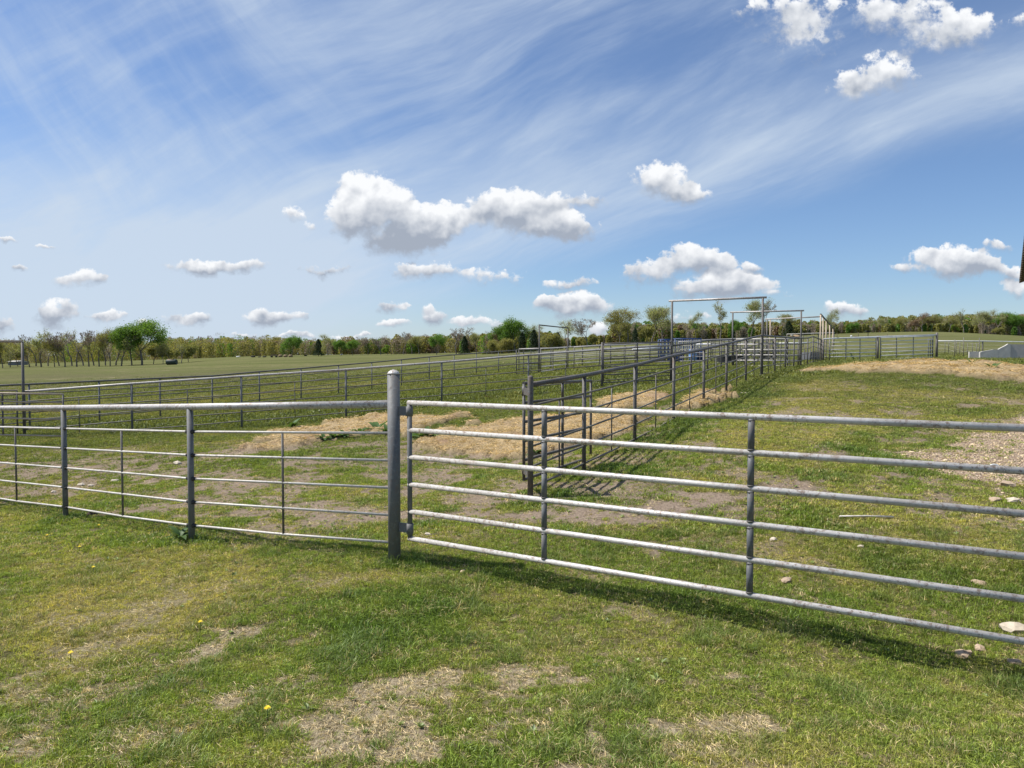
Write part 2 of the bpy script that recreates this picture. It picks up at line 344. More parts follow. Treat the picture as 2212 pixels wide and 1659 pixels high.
# ------------------------------------------------------------------ object helpers
def tag(o, label=None, cat=None, group=None, kind=None):
    if label: o['label'] = label
    if cat: o['category'] = cat
    if group: o['group'] = group
    if kind: o['kind'] = kind
    return o
def empty(name, loc=(0, 0, 0), rz=0.0):
    o = bpy.data.objects.new(name, None); COL.objects.link(o); o.location = loc; o.rotation_euler.z = rz
    o.empty_display_size = 0.2; return o
class MB:
    def __init__(s): s.v = []; s.f = []; s.sm = []
    def add(s, vs, fs, smooth=False):
        k = len(s.v); s.v += [tuple(a) for a in vs]; s.f += [tuple(i + k for i in f) for f in fs]; s.sm += [smooth] * len(fs)
    def box(s, c, sz, rz=0.0, tilt=None):
        hx, hy, hz = sz[0] / 2, sz[1] / 2, sz[2] / 2
        R = Matrix.Rotation(rz, 3, 'Z')
        if tilt is not None: R = tilt
        vs = [Vector(c) + R @ Vector((i * hx, j * hy, k * hz)) for i in (-1, 1) for j in (-1, 1) for k in (-1, 1)]
        s.add(vs, [(0, 1, 3, 2), (4, 6, 7, 5), (0, 4, 5, 1), (2, 3, 7, 6), (0, 2, 6, 4), (1, 5, 7, 3)])
    def tube(s, pts, r, n=10, cap=True, dome=False):
        pts = [Vector(p) for p in pts]; rs = r if isinstance(r, (list, tuple)) else [r] * len(pts)
        rings = []; k0 = len(s.v); vs = []
        for i, p in enumerate(pts):
            a = pts[max(i - 1, 0)]; b = pts[min(i + 1, len(pts) - 1)]; d = (b - a).normalized()
            ref = Vector((0, 0, 1)) if abs(d.z) < 0.95 else Vector((1, 0, 0))
            e1 = d.cross(ref).normalized(); e2 = d.cross(e1)
            vs += [p + (e1 * math.cos(2 * math.pi * j / n) + e2 * math.sin(2 * math.pi * j / n)) * rs[i] for j in range(n)]
        fs = [(i * n + j, i * n + (j + 1) % n, (i + 1) * n + (j + 1) % n, (i + 1) * n + j) for i in range(len(pts) - 1) for j in range(n)]
        s.add(vs, fs, True)
        if cap:
            s.f.append(tuple(k0 + j for j in range(n))[::-1]); s.sm.append(False)
            s.f.append(tuple(k0 + (len(pts) - 1) * n + j for j in range(n))); s.sm.append(False)
    def build(s, name, m, parent=None):
        me = bpy.data.meshes.new(name); me.from_pydata(s.v, [], s.f)
        me.polygons.foreach_set('use_smooth', s.sm); me.materials.append(m); me.update()
        o = bpy.data.objects.new(name, me); COL.objects.link(o)
        if parent is not None: o.parent = parent; o.matrix_parent_inverse = parent.matrix_basis.inverted()
        return o
def pipe(name, pts, r, m, parent, n=10):
    b = MB(); b.tube(pts, r, n); return b.build(name, m, parent)
def np_mesh(name, v, f, m, parent=None, smooth=False):
    me = bpy.data.meshes.new(name); v = np.asarray(v, np.float32); f = np.asarray(f, np.int32); k = f.shape[1]
    me.vertices.add(len(v)); me.vertices.foreach_set('co', v.ravel())
    me.loops.add(f.size); me.loops.foreach_set('vertex_index', f.ravel())
    me.polygons.add(len(f)); me.polygons.foreach_set('loop_start', np.arange(len(f), dtype=np.int32) * k)
    me.polygons.foreach_set('use_smooth', np.full(len(f), smooth)); me.update(calc_edges=True)
    me.materials.append(m)
    o = bpy.data.objects.new(name, me); COL.objects.link(o)
    if parent is not None: o.parent = parent
    return o

# ------------------------------------------------------------------ ground patches (world polygons)
def poly(pts): return np.array([tuple(gp(*p))[:2] for p in pts])
def pdist(x, y, pg):                                          # signed distance, positive inside
    d = np.full(x.shape, 1e9); ins = np.zeros(x.shape, bool); n = len(pg)
    for i in range(n):
        ax, ay = pg[i]; bx, by = pg[(i + 1) % n]; ex, ey = bx - ax, by - ay
        t = np.clip(((x - ax) * ex + (y - ay) * ey) / (ex * ex + ey * ey + 1e-9), 0, 1)
        d = np.minimum(d, np.hypot(x - ax - t * ex, y - ay - t * ey))
        c = ((ay > y) != (by > y)) & (x < (bx - ax) * (y - ay) / (by - ay + 1e-12) + ax); ins ^= c
    return np.where(ins, d, -d)
STRAW = [poly([(560,972),(600,935),(700,915),(830,903),(960,900),(992,905),(900,925),(880,945),(800,935),(700,958),(640,975)]),
         poly([(890,960),(940,935),(1060,912),(1140,905),(1260,895),(1380,890),(1420,905),(1330,945),(1200,985),(1090,988),(1000,978)]),
         poly([(1420,905),(1480,870),(1560,840),(1580,835),(1560,862),(1500,885)]),
         poly([(1290,880),(1330,862),(1400,850),(1450,858),(1420,875),(1340,888)]),
         poly([(1720,806),(1800,796),(1860,789),(2000,783),(2100,787),(2240,795),(2240,828),(2150,822),(2080,814),(1960,807),(1850,807)])]
DIRT = [(poly([(420,1040),(560,1052),(700,1080),(850,1090),(1000,1100),(1200,1105),(1430,1075),(1650,1050),(1800,1045),(1840,1060),(1700,1080),(1560,1110),(1300,1145),(1100,1130),(900,1125),(700,1120),(500,1080)]), 1.0),
        (poly([(0,1000),(200,985),(420,990),(560,1010),(560,1060),(420,1060),(200,1052),(0,1050)]), 0.55),
        (poly([(1060,1010),(1100,1005),(1130,1020),(1120,1040),(1070,1040)]), 0.8),
        (poly([(1200,1140),(1330,1150),(1500,1170),(1450,1215),(1300,1220),(1180,1200)]), 0.45),
        (poly([(1640,1040),(1840,1030),(2000,1010),(1990,1040),(1800,1060)]), 0.6),
        (poly([(0,1640),(40,1600),(230,1500),(300,1560),(180,1650),(0,1690)]), 0.5)]
DRY = [(poly([(330,1425),(440,1375),(540,1330),(590,1325),(520,1385),(430,1440),(340,1440)]), 0.95),
       (poly([(520,1500),(640,1440),(760,1465),(1010,1450),(1060,1500),(1000,1560),(950,1600),(1050,1670),(620,1690),(660,1580),(560,1560)]), 1.0),
       (poly([(1020,1450),(1080,1430),(1250,1420),(1300,1470),(1200,1500),(1060,1490)]), 0.65),
       (poly([(1540,1440),(1600,1425),(1640,1440),(1590,1470)]), 0.8),(poly([(1180,1540),(1300,1530),(1400,1690),(1150,1690)]), 0.45),
       (poly([(1420,1560),(1650,1520),(1760,1690),(1380,1690)]), 0.5),
       (poly([(90,1540),(180,1530),(230,1580),(160,1620),(80,1590)]), 0.9),(poly([(1480,1600),(1560,1610),(1600,1690),(1450,1690)]), 0.6)]
YEL = [(poly([(0,1230),(250,1180),(560,1190),(640,1215),(520,1300),(330,1400),(120,1500),(0,1520)]), 1.0),
       (poly([(640,1215),(830,1215),(900,1250),(700,1290),(560,1290)]), 0.8),
       (poly([(1560,960),(1600,860),(1720,820),(1950,840),(2212,860),(2212,900),(1900,930)]), 0.9),
       (poly([(1700,1090),(2150,1070),(2212,1300),(1900,1300),(1640,1230),(1560,1150)]), 0.6),
       (poly([(1300,1500),(1800,1400),(2100,1659),(1500,1659)]), 0.35),(poly([(0,868),(300,862),(560,840),(1000,808),(900,822),(500,870),(0,905)]), 0.8)]
LUSH = [(poly([(1150,1080),(1270,1010),(1380,950),(1460,905),(1600,830),(1720,800),(1700,815),(1540,900),(1430,985),(1330,1080),(1180,1100)]), 1.0),
        (poly([(0,950),(250,945),(520,930),(760,905),(980,880),(1300,838),(1460,822),(1460,800),(1250,815),(950,850),(700,880),(400,905),(0,920)]), 0.9),
        (poly([(1780,985),(1900,950),(1990,1000),(1900,1040),(1780,1045)]), 0.9),
        (poly([(1900,1200),(2300,1180),(2400,1400),(2100,1380),(1950,1310)]), 0.7),
        (poly([(880,1190),(1200,1230),(1700,1320),(2230,1440),(2200,1480),(1700,1380),(1300,1300),(900,1230)]), 0.55),  # strip along the gate where blades are darker and taller
        (poly([(640,1290),(900,1240),(1060,1300),(1040,1440),(800,1460),(620,1430),(560,1370)]), 0.5),
        (poly([(1500,830),(1560,800),(1680,790),(1640,825),(1560,860),(1500,880),(1440,850)]), 0.7)]
GRAV = [(poly([(1960,985),(2060,935),(2212,905),(2400,900),(2400,1100),(2212,1050),(2080,1040),(1990,1020)]), 1.0),
        (poly([(2080,1040),(2230,1040),(2400,1300),(2250,1170),(2130,1100)]), 0.6),
        (poly([(1180,895),(1260,885),(1300,900),(1220,905)]), 0.0)]
BROWN = [(poly([(300,820),(560,795),(900,783),(1100,790),(860,806),(500,835),(250,850)]), 1.0), (poly([(0,830),(60,812),(250,815),(260,835),(0,850)]), 0.8),
         (poly([(700,798),(1200,776),(1190,786),(800,812)]), 0.6)]
FEET = [(-3.47, 7.90, .16), (-5.78, 9.45, .18), (-1.05, 6.72, .15), (.23, 9.1, .35), (1.36, 10.6, .3), (2.3, 12.7, .3), (-.9, 6.7, .14), (3.1, 4.1, .3)]
def masks(x, y):
    r = np.hypot(x, y); wx = (fb(x, y, 1.1, 31, 4) - .5); wy = (fb(x, y, 1.1, 47, 4) - .5)
    w = np.clip(0.10 * r, 0.35, 2.2); X = x + wx * w; Y = y + wy * w
    fine = fb(x, y, 4.5, 71, 4)
    def acc(lst, soft=1.0, thr=0.0):
        o = np.zeros(x.shape)
        for pg, s in lst:
            c = pg.mean(0); sc = 0.03 * max(3.0, math.hypot(c[0], c[1]))
            o = np.maximum(o, s * sst(pdist(X, Y, pg), -sc * soft, sc * soft * 1.4))
        return o
    straw = acc([(p, 1.0) for p in STRAW], .6)
    straw = sst(straw + (fine - .5) * 0.5, 0.35, 0.62)
    dirt = acc(DIRT, 1.3); dirt = sst(dirt + (fine - .5) * 1.15, 0.42, 0.66)
    dry = acc(DRY, 1.2); dry = sst(dry + (fine - .5) * 1.7, 0.36, 0.70)
    amb = sst(fb(x, y, 2.6, 91, 5, .65) + .10 * (fb(x, y, .5, 97, 2) - .5), 0.575, 0.66) * 0.62 * sst(-y, -5.2, -3.9)
    amb = np.maximum(amb, sst(fb(x, y, 2.2, 91, 5, .6), 0.61, 0.70) * 0.55)       # scattered bare spots
    pen = sst(y, 7.3, 8.6) * sst(-y, -19.0, -15.0) * sst(-x, -3.5, -1.0) * sst(y + .62 * x, 5.6, 6.6)
    dirt = np.maximum(dirt, pen * sst(fb(x, y, 1.5, 13, 5, .66), 0.42, 0.54) * 0.88)
    tus = sst(fb(x, y, 2.6, 211, 4, .6), .50, .57)
    dry = dry * (1 - tus * .80); dirt = dirt * (1 - .6 * sst(fb(x, y, 2.2, 223, 4), .55, .62))
    slope = sst(x, 1.0, 3.0) * sst(y, 5.5, 7.5) * sst(-y, -22.0, -16.0)
    dirt = np.maximum(dirt, slope * sst(fb(x, y, 1.7, 311, 5, .66), .54, .62) * .7)
    dry = np.maximum(dry, amb * sst(-y, -12.0, -4.0))
    yel = acc(YEL, 2.0); yel = np.clip(yel * .9 + (fb(x, y, .75, 3, 5, .6) - .47) * 2.0, 0, 1)
    lush = acc(LUSH, 1.2); lush = np.clip(lush * .85 + (fb(x, y, 1.25, 23, 5, .6) - .52) * 2.4, 0, 1); yel = yel * (1 - .6 * lush)
    for fx_, fy_, fr_ in FEET: lush = np.maximum(lush, sst(-np.hypot(x - fx_, y - fy_), -fr_ * 2, -fr_ * .6))
    grav = acc(GRAV, 1.2); grav = sst(grav + (fine - .5) * 0.8, 0.35, 0.7)
    br = acc(BROWN, 7.0) * sst(fb(x * .35, y, .11, 61, 5, .6), .34, .60)
    brown = np.clip(br * 1.1 + (fb(x * .5, y, .12, 57, 4) - .5) * 1.2 * sst(r, 30, 60), 0, 1) * sst(r, 18, 26)
    return straw, dirt, dry, yel, lush, grav, brown

# ground mesh: one sheet, fine near the camera
def axis(lo_fine, hi_fine, step, g, lim_lo, lim_hi):
    a = list(np.arange(lo_fine, hi_fine, step)); s = step
    while a[-1] < lim_hi: s *= g; a.append(a[-1] + s)
    b = []; s = step; v = lo_fine
    while v > lim_lo: s *= g; v -= s; b.append(v)
    return np.array(b[::-1] + a)
ax = axis(-5.0, 5.0, 0.055, 1.022, -1800, 1800); ay = axis(1.6, 9.0, 0.055, 1.021, -600, 2600)
GX, GY = np.meshgrid(ax, ay); nx, ny = len(ax), len(ay)
ms = masks(GX.ravel(), GY.ravel())
GZ = ground_z(GX, GY).ravel()
rlog = np.hypot(GX, GY).ravel()
GZ = GZ + ms[0] * (0.06 + 0.26 * (fb(GX.ravel(), GY.ravel(), 1.6, 77, 4) - .3)) * sst(-rlog, -70, -40)
gv = np.stack([GX.ravel(), GY.ravel(), GZ], 1)
ii = (np.arange(ny - 1)[:, None] * nx + np.arange(nx - 1)).ravel()
gf = np.stack([ii, ii + 1, ii + nx + 1, ii + nx], 1)
mg, t, out = mat('pasture_ground')
a1 = t.n('ShaderNodeAttribute', attribute_name='mask_a').outputs['Color']
a2 = t.n('ShaderNodeAttribute', attribute_name='mask_b').outputs['Color']
s1 = t.n('ShaderNodeSeparateColor', {0: a1}); s2 = t.n('ShaderNodeSeparateColor', {0: a2})
k_straw, k_dirt, k_dry = s1.outputs; k_yel, k_lush, k_grav = s2.outputs
k_brown = t.n('ShaderNodeAttribute', attribute_name='mask_c').outputs['Fac']
pos = t.n('ShaderNodeNewGeometry').outputs['Position']
psc = t.n('ShaderNodeMapping', {'Vector': pos, 'Scale': (1, 1, 0.3)}).outputs[0]
n1 = t.noise(psc, 0.35, 5, 0.6); n2 = t.noise(psc, 3.5, 5, 0.65); n3 = t.noise(psc, 28, 4, 0.7); n4 = t.noise(psc, 120, 3, 0.7)
gmix = t.m('ADD', t.m('MULTIPLY', n2, 0.5), t.m('MULTIPLY', n3, 0.5))
green = t.mix(t.ss(gmix, 0.40, 0.60), (0.052, 0.055, 0.022), (0.145, 0.130, 0.062))
green = t.mix(t.ss(n4, 0.52, 0.66), green, (0.21, 0.17, 0.105))
green = t.mix(t.m('MULTIPLY', k_yel, 0.75), green, t.mix(t.ss(n3, 0.35, 0.65), (0.11, 0.105, 0.036), (0.27, 0.235, 0.105)))
green = t.mix(t.m('MULTIPLY', k_lush, 0.7), green, t.mix(t.ss(n3, 0.35, 0.65), (0.024, 0.034, 0.012), (0.070, 0.085, 0.028)))
# far pasture: soft patches of olive, tan and brown
far = t.ss(t.v('LENGTH', pos, out=1), 20, 60)
fst = t.noise(t.n('ShaderNodeMapping', {'Vector': pos, 'Scale': (0.018, 0.075, 0)}).outputs[0], 1.0, 6, 0.6)
fcol = t.mix(t.ss(fst, 0.35, 0.65), (0.100, 0.108, 0.045), (0.185, 0.172, 0.085))
fcol = t.mix(t.ss(t.noise(psc, 0.9, 6, .7), 0.4, 0.65), fcol, (0.110, 0.135, 0.042))
fcol = t.mix(t.m('MULTIPLY', k_brown, 0.85), fcol, t.mix(n2, (0.085, 0.077, 0.050), (0.130, 0.115, 0.078)))
green = t.mix(t.m('MULTIPLY', far, 0.85), green, fcol)
soil = t.mix(t.ss(n3, 0.3, 0.7), (0.185, 0.140, 0.105), (0.345, 0.270, 0.205))
soil = t.mix(t.ss(n4, 0.58, 0.7), soil, (0.38, 0.31, 0.24))
stalk = t.n('ShaderNodeTexNoise', {'Vector': t.n('ShaderNodeMapping', {'Vector': pos, 'Rotation': (0, 0, 0.7), 'Scale': (1, 6, 1)}).outputs[0], 'Scale': 22.0, 'Detail': 4.0, 'Roughness': 0.7}).outputs[0]
stalk2 = t.n('ShaderNodeTexNoise', {'Vector': t.n('ShaderNodeMapping', {'Vector': pos, 'Rotation': (0, 0, -0.5), 'Scale': (7, 1, 1)}).outputs[0], 'Scale': 18.0, 'Detail': 4.0, 'Roughness': 0.7}).outputs[0]
stk = t.m('MAXIMUM', stalk, stalk2)
strawc = t.mix(t.ss(stk, 0.44, 0.68), (0.25, 0.175, 0.10), (0.60, 0.475, 0.28))
strawc = t.mix(t.ss(t.noise(psc, 1.6, 5, .6), 0.52, 0.70), strawc, (0.34, 0.235, 0.15))
dryc = t.mix(t.ss(stk, 0.42, 0.66), (0.20, 0.155, 0.10), (0.46, 0.385, 0.26))
vor = t.n('ShaderNodeTexVoronoi', {'Vector': pos, 'Scale': 34.0})
gravc = t.mix(t.n('ShaderNodeSeparateColor', {0: vor.outputs['Color']}).outputs[0], (0.38, 0.28, 0.20), (0.66, 0.54, 0.41))
gravc = t.mix(t.ss(vor.outputs['Distance'], 0.35, 0.65), gravc, (0.28, 0.20, 0.14))
col = t.mix(k_dirt, green, soil)
col = t.mix(k_dry, col, dryc); col = t.mix(k_grav, col, gravc); col = t.mix(k_straw, col, strawc)
hgt = t.m('ADD', t.m('MULTIPLY', n3, 0.5), t.m('ADD', t.m('MULTIPLY', stk, 0.3), t.m('MULTIPLY', n2, 0.8)))
hgt = t.m('SUBTRACT', hgt, t.m('MULTIPLY', t.m('MULTIPLY', vor.outputs['Distance'], 0.7), k_grav))
nr = t.n('ShaderNodeBump', {'Height': hgt, 'Strength': 0.85, 'Distance': 0.06}).outputs[0]
pbsdf(t, out, col, 1.0, 0, nr, spec=0.0)
ground = np_mesh('ground', gv, gf, mg, smooth=True); tag(ground, kind='structure')
for nm, tri in (('mask_a', ms[0:3]), ('mask_b', ms[3:6])):
    at_ = ground.data.attributes.new(nm, 'FLOAT_COLOR', 'POINT')
    c4 = np.ones((len(gv), 4), np.float32); c4[:, :3] = np.stack(tri, 1); at_.data.foreach_set('color', c4.ravel())
at_ = ground.data.attributes.new('mask_c', 'FLOAT', 'POINT'); at_.data.foreach_set('value', ms[6].astype(np.float32))

# ------------------------------------------------------------------ fences
def fence(name, label, cat, nodes, group=None, n_rails=5, gap=0.254, first=0.262, r_top=0.034, r_post=0.031, r_rail=0.0145,
          mt=None, mp=None, mr=None, stays=True, welds=False, skip_posts=(), top_ext=(0, 0), r_stay=0.012, extra_top=None, ends=(0, 0), sides=10, post_gap=0.0):
    """nodes: points on the top rail, one per post"""
    mt = mt or M_DARK; mp = mp or M_POST; mr = mr or M_RODD
    N = [Vector(p) for p in nodes]
    root = empty(name, (N[0].x, N[0].y, gz(N[0].x, N[0].y))); tag(root, label, cat, group)
    A, B = N[0], N[-1]; T = list(N)
    if top_ext[0]: T = [A + (A - N[1]).normalized() * top_ext[0]] + T
    if top_ext[1]: T = T + [B + (B - N[-2]).normalized() * top_ext[1]]
    pipe('top_rail', T, r_top, mt, root, sides + 2)
    offs = [first + gap * k for k in range(n_rails)]
    for k, of in enumerate(offs):
        P = [p - Vector((0, 0, of)) for p in N]
        if k == n_rails - 1:                                     # the lowest rod sags between the posts
            Q = [P[0]]
            for a, b in zip(P, P[1:]): Q += [(a + b) / 2 + Vector((0, 0, -0.012)), b]
            P = Q
        pipe('rail', P, r_rail, mr, root, 8)
    for i, p in enumerate(N):
        if i in skip_posts: continue
        g = gz(p.x, p.y); top = p.z - r_top * 0.3 - 0.01
        pipe('post', [(p.x, p.y, g - 0.25), (p.x, p.y, top)], r_post, mp, root, sides)
        if welds:
            for of in offs:
                for j in (-1, 1):
                    k = i + j
                    if 0 <= k < len(N):
                        d = (N[k] - p).normalized(); c = p - Vector((0, 0, of))
                        pipe('weld', [c + d * r_post * 0.8, c + d * (r_post + 0.045)], [r_rail * 2.1, r_rail * 1.15], M_WELD, root, 8)
    if stays:
        for a, b in zip(N, N[1:]):
            m_ = (a + b) / 2
            pipe('stay', [m_ - Vector((0, 0, offs[0] - 0.006)), m_ - Vector((0, 0, offs[-1] + 0.015))], r_stay, M_DARK, root, 6)
    return root
def gate(name, label, cat, p0, p1, height, n=6, r=0.022, m=None, ms_=None, verts=(0.5,), group=None, stile=None, sides=10, extra_end=0.0):
    """p0, p1: the two upper corners"""
    m = m or M_GATE; ms_ = ms_ or M_POST; p0 = Vector(p0); p1 = Vector(p1); d = p1 - p0; dn = d.normalized()
    root = empty(name, (p0.x, p0.y, gz(p0.x, p0.y))); tag(root, label, cat, group)
    for k in range(n):
        dz_ = Vector((0, 0, -height * k / (n - 1)))
        e = r * 1.1 if k in (0, n - 1) else 0.0
        pipe('rail', [p0 + dz_ - dn * e * 0, p0 + d * .5 + dz_, p1 + dz_], r * 1.04 if k == 0 else r, m, root, sides)
    st = stile or r
    for f in (0, 1):
        c = p0 + d * f + (dn * (st * 0.6) * (1 if f == 0 else -1))
        pipe('stile', [c + Vector((0, 0, -r * 0.6)), c + Vector((0, 0, -height - 0.0))], st, ms_, root, sides)
    for f in verts:
        c = p0 + d * f
        for k in range(n - 1):
            a = -height * k / (n - 1) - r * 0.6; b = -height * (k + 1) / (n - 1) + r * 0.6
            pipe('brace', [c + Vector((0, 0, a)), c + Vector((0, 0, b))], st * 1.02, ms_, root, sides)
    return root
def portal(name, label, pa, pb, over=0.12, r=0.036, group='tall pipe frames over the gateways', mt=None, foot=True):
    pa = Vector(pa); pb = Vector(pb); d = (pb - pa).normalized()
    root = empty(name, (pa.x, pa.y, gz(pa.x, pa.y))); tag(root, label, 'gateway', group)
    pipe('crossbar', [pa - d * over, pb + d * over], r, mt or M_RAIL, root, 12)
    for p in (pa, pb):
        pipe('post', [(p.x, p.y, gz(p.x, p.y) - 0.2), (p.x, p.y, p.z - r * .5)], r, M_DARK, root, 12)
    return root

# A: near fence on the left, with its thick end post
GA = 'pipe fences round the pens'
a_nodes = [at(842, 873, 6.82), at(410, 879, 7.96), at(137, 881, 9.52), at(-60, 882, 10.95), at(-220, 882, 12.4)]
fa = fence('pipe_fence', 'near pipe fence running left from the thick round-topped post', 'fence', a_nodes, GA, 5, 0.2545, 0.268, 0.036, 0.0335, 0.0125,
      M_RAIL, M_POST, M_ROD, True, True, skip_posts=(0,))
p = at(850, 800, 6.8); g = gz(p.x, p.y)
t_ = empty('corner_post', (p.x, p.y, g)); tag(t_, 'thick grey steel post with a domed cap in the middle of the picture', 'post')
pipe('shaft', [(p.x, p.y, g - .3), (p.x, p.y, p.z - 0.035)], 0.0575, M_POST, t_, 24)
b = MB(); b.tube([(p.x, p.y, p.z - 0.036 + dzz) for dzz in (0, 0.010, 0.024, 0.036, 0.043)], [0.0595, 0.0575, 0.047, 0.028, 0.006], 24); b.build('cap', M_GATE, t_)
# B: the big gate
gL, gR = at(882, 870, 6.72), at(2212, 917, 4.26)
gd = (gR - gL)
def gfrac(px):
    u = (px - CX) / F * 1.0006; return ((gL.x - u * gL.y) / (u * gd.y - gd.x)) * gd.length / 4.95
gR = gL + gd * (4.95 / gd.length); gR.z = gL.z
gB = gate('pipe_gate', 'long silver pipe gate hung on the thick round-topped post', 'gate', gL, gR, 1.243, 6, 0.0222, M_GATE, M_POST, (gfrac(1176), gfrac(1624)), stile=0.0225, sides=14)
for fr_ in (gfrac(1176), gfrac(1624)):
    for k in range(6):
        c_ = gL + (gR - gL) * fr_ - Vector((0, 0, 1.243 * k / 5))
        for sg_ in (-1, 1):
            if (k == 0 and sg_ > 0) or (k == 5 and sg_ < 0): continue
            zc = c_ + Vector((0, 0, sg_ * 0.0225)); pipe('weld_bead', [zc - Vector((0, 0, .004)), zc + Vector((0, 0, .004))], 0.0262, M_WELD2, gB, 12)
cp_ = Vector((p.x, p.y, 0)); hx = gL + gd.normalized() * 0.0135
for z0 in (at(878, 888, 6.74).z, at(878, 1140, 6.74).z):
    c = Vector((hx.x, hx.y, z0))
    pipe('hinge_collar', [c + Vector((0, 0, -.045)), c + Vector((0, 0, .045))], 0.0315, M_POST, gB, 16)
    b = MB(); q = (c + Vector((p.x, p.y, z0))) / 2; dd = Vector((p.x, p.y, 0)) - Vector((c.x, c.y, 0))
    b.box(q, (dd.length - 0.05, 0.012, 0.085), math.atan2(dd.y, dd.x)); b.build('hinge_strap', M_POST, gB)
# chain slot near the latch end (a pear-shaped ring welded on the rail)
c = at(2147, 1008, 4.385) + Vector((-0.01, -0.024, 0)); dn = gd.normalized(); pts = []
for k in range(17):
    a = 2 * math.pi * k / 16; rx = 0.030 * math.cos(a); rz = 0.017 * math.sin(a) * (0.55 if math.cos(a) > 0.5 else 1)
    pts.append(c + dn * rx + Vector((0, 0, rz)))
pipe('chain_slot', pts, 0.004, M_WHITE, gB, 8)
b = MB(); b.add([q_ + Vector((0.0, 0.004, 0)) for q_ in pts[:-1]], [tuple(range(16))]); b.build('slot_dark_fill', M_BLACK, gB)  # solid black face in the ring, standing in for its shaded inside
pp = gR + dn * 0.14; g = gz(pp.x, pp.y)
t_ = pipe('latch_post', [(pp.x, pp.y, g - .2), (pp.x, pp.y, gR.z + .12)], 0.045, M_POST, None, 16); tag(t_, 'steel latch post at the right end of the long gate', 'post')

# C: middle fence climbing the hill
cy_ = [(1146,831,9.16),(1262,811,10.7),(1372,789,12.77),(1456,768,14.96),(1521,754,17.25),(1570,742.5,19.5),(1612,732.5,21.95),(1645,724.5,24.4),
       (1674.6,727,27.07),(1697,728.5,29.5),(1715.4,730,31.8),(1731,730.5,34.1),(1745,730,36.5),(1757,727,38.8),(1767,731,41),(1775,734,43)]
c_nodes = [at(*q) for q in cy_]
fc = fence('pipe_fence', 'dark pipe fence climbing the slope behind the long gate', 'fence', c_nodes, GA, 5, 0.254, 0.262, 0.031, 0.031, 0.0150, M_DARK, M_DARK, M_RODD, True, False, skip_posts=(0,))
q0 = c_nodes[0]; g = gz(q0.x, q0.y)
b = MB(); b.tube([(q0.x, q0.y, g - .2), (q0.x, q0.y, q0.z + .09), (q0.x, q0.y, q0.z + .108), (q0.x, q0.y, q0.z + .116)], [.036, .036, .026, .006], 16)
b.build('end_post', M_DARK, fc)
# small gate folded back beside C
sg0, sg1 = at(1131, 828, 9.6), at(1277, 822.5, 12.1)
sg = gate('small_gate', 'narrow dark gate folded back against the middle fence end', 'gate', sg0, sg1, 1.255, 6, 0.021, M_DARK, M_DARK, (0.52,), sides=10)
for zz_ in (sg0.z - .10, sg0.z - 1.13):
    a = Vector((sg0.x, sg0.y, zz_)); bq = Vector((q0.x, q0.y, zz_)); d_ = bq - a
    pipe('hinge_collar', [a + Vector((0.008, 0.012, -.06)), a + Vector((0.008, 0.012, .06))], 0.03, M_DARK, sg, 12)
    b = MB(); b.box((a + bq) / 2, (max(.03, d_.length - .05), .012, .09), math.atan2(d_.y, d_.x)); b.build('hinge_strap', M_DARK, sg)
ch = []
e0 = sg1 + Vector((0, 0, -0.40)); e1 = (c_nodes[1] + c_nodes[2]) / 2 + Vector((0, 0, -0.51))
for k in range(13):
    f = k / 12; q = e0.lerp(e1, f) + Vector((0, 0, -0.10 * math.sin(math.pi * f)));  ch.append(q)
cr = empty('gate_chain', e0); tag(cr, 'short rusty chain tying the narrow folded gate', 'chain')
for a, b_ in zip(ch, ch[1:]):
    pipe('link', [a.lerp(b_, .05), a.lerp(b_, .95)], 0.009, M_RUSTY, cr, 6)

# G: second fence, left part up to the lane
g_nodes = [at(52, 846, 20.45), at(284, 829, 21.1), at(521, 813, 21.75), at(747, 798.5, 22.7), at(954, 782.5, 23.7), at(1141.7, 767, 24.6), at(1300, 755.5, 25.4), at(1452, 745.5, 26.1)]
fence('pipe_fence', 'silver-topped pipe fence crossing behind the straw from the left frame', 'fence', g_nodes, GA, 5, 0.262, 0.27, 0.034, 0.031, 0.0155, M_RAIL, M_POST, M_RODD)
# H: left side of the lane
h_px = [(1452,745.5,26.1),(1491,741.5,28.4),(1526.5,734.5,30.8),(1556,733.5,33.1),(1583,732.5,35.6),(1606,732,38),(1626,731,40.4),(1643,730.5,42.8),(1657,730,45)]
fence('pipe_fence', 'pipe fence along the far left side of the rising lane', 'fence', [at(*q) + Vector((.05, 0, -.01)) for q in h_px], GA, 5, 0.254, 0.262, 0.033, 0.031, 0.0155, M_DARK, M_DARK, M_RODD, skip_posts=(0,))
# F: fence out in the pasture
f_px = [(-60,835,21.6),(62.4,830,22.9),(213.6,823,25),(345,817,27),(458,812,29.1),(560,803,31.3),(650,796,33.4),(731,789,35.7),(803,783,38),(867,777,40.2),(927,771,42.5),(981,766.5,45),(1029,763,47.4),(1077,759.5,50),(1116,756.5,52.3)]
fence('pipe_fence', 'olive pipe fence farther out across the left pasture', 'fence', [at(*q) for q in f_px], GA, 4, 0.29, 0.30, 0.033, 0.029, 0.0160, M_RODD, M_POST, M_RODD, stays=False)
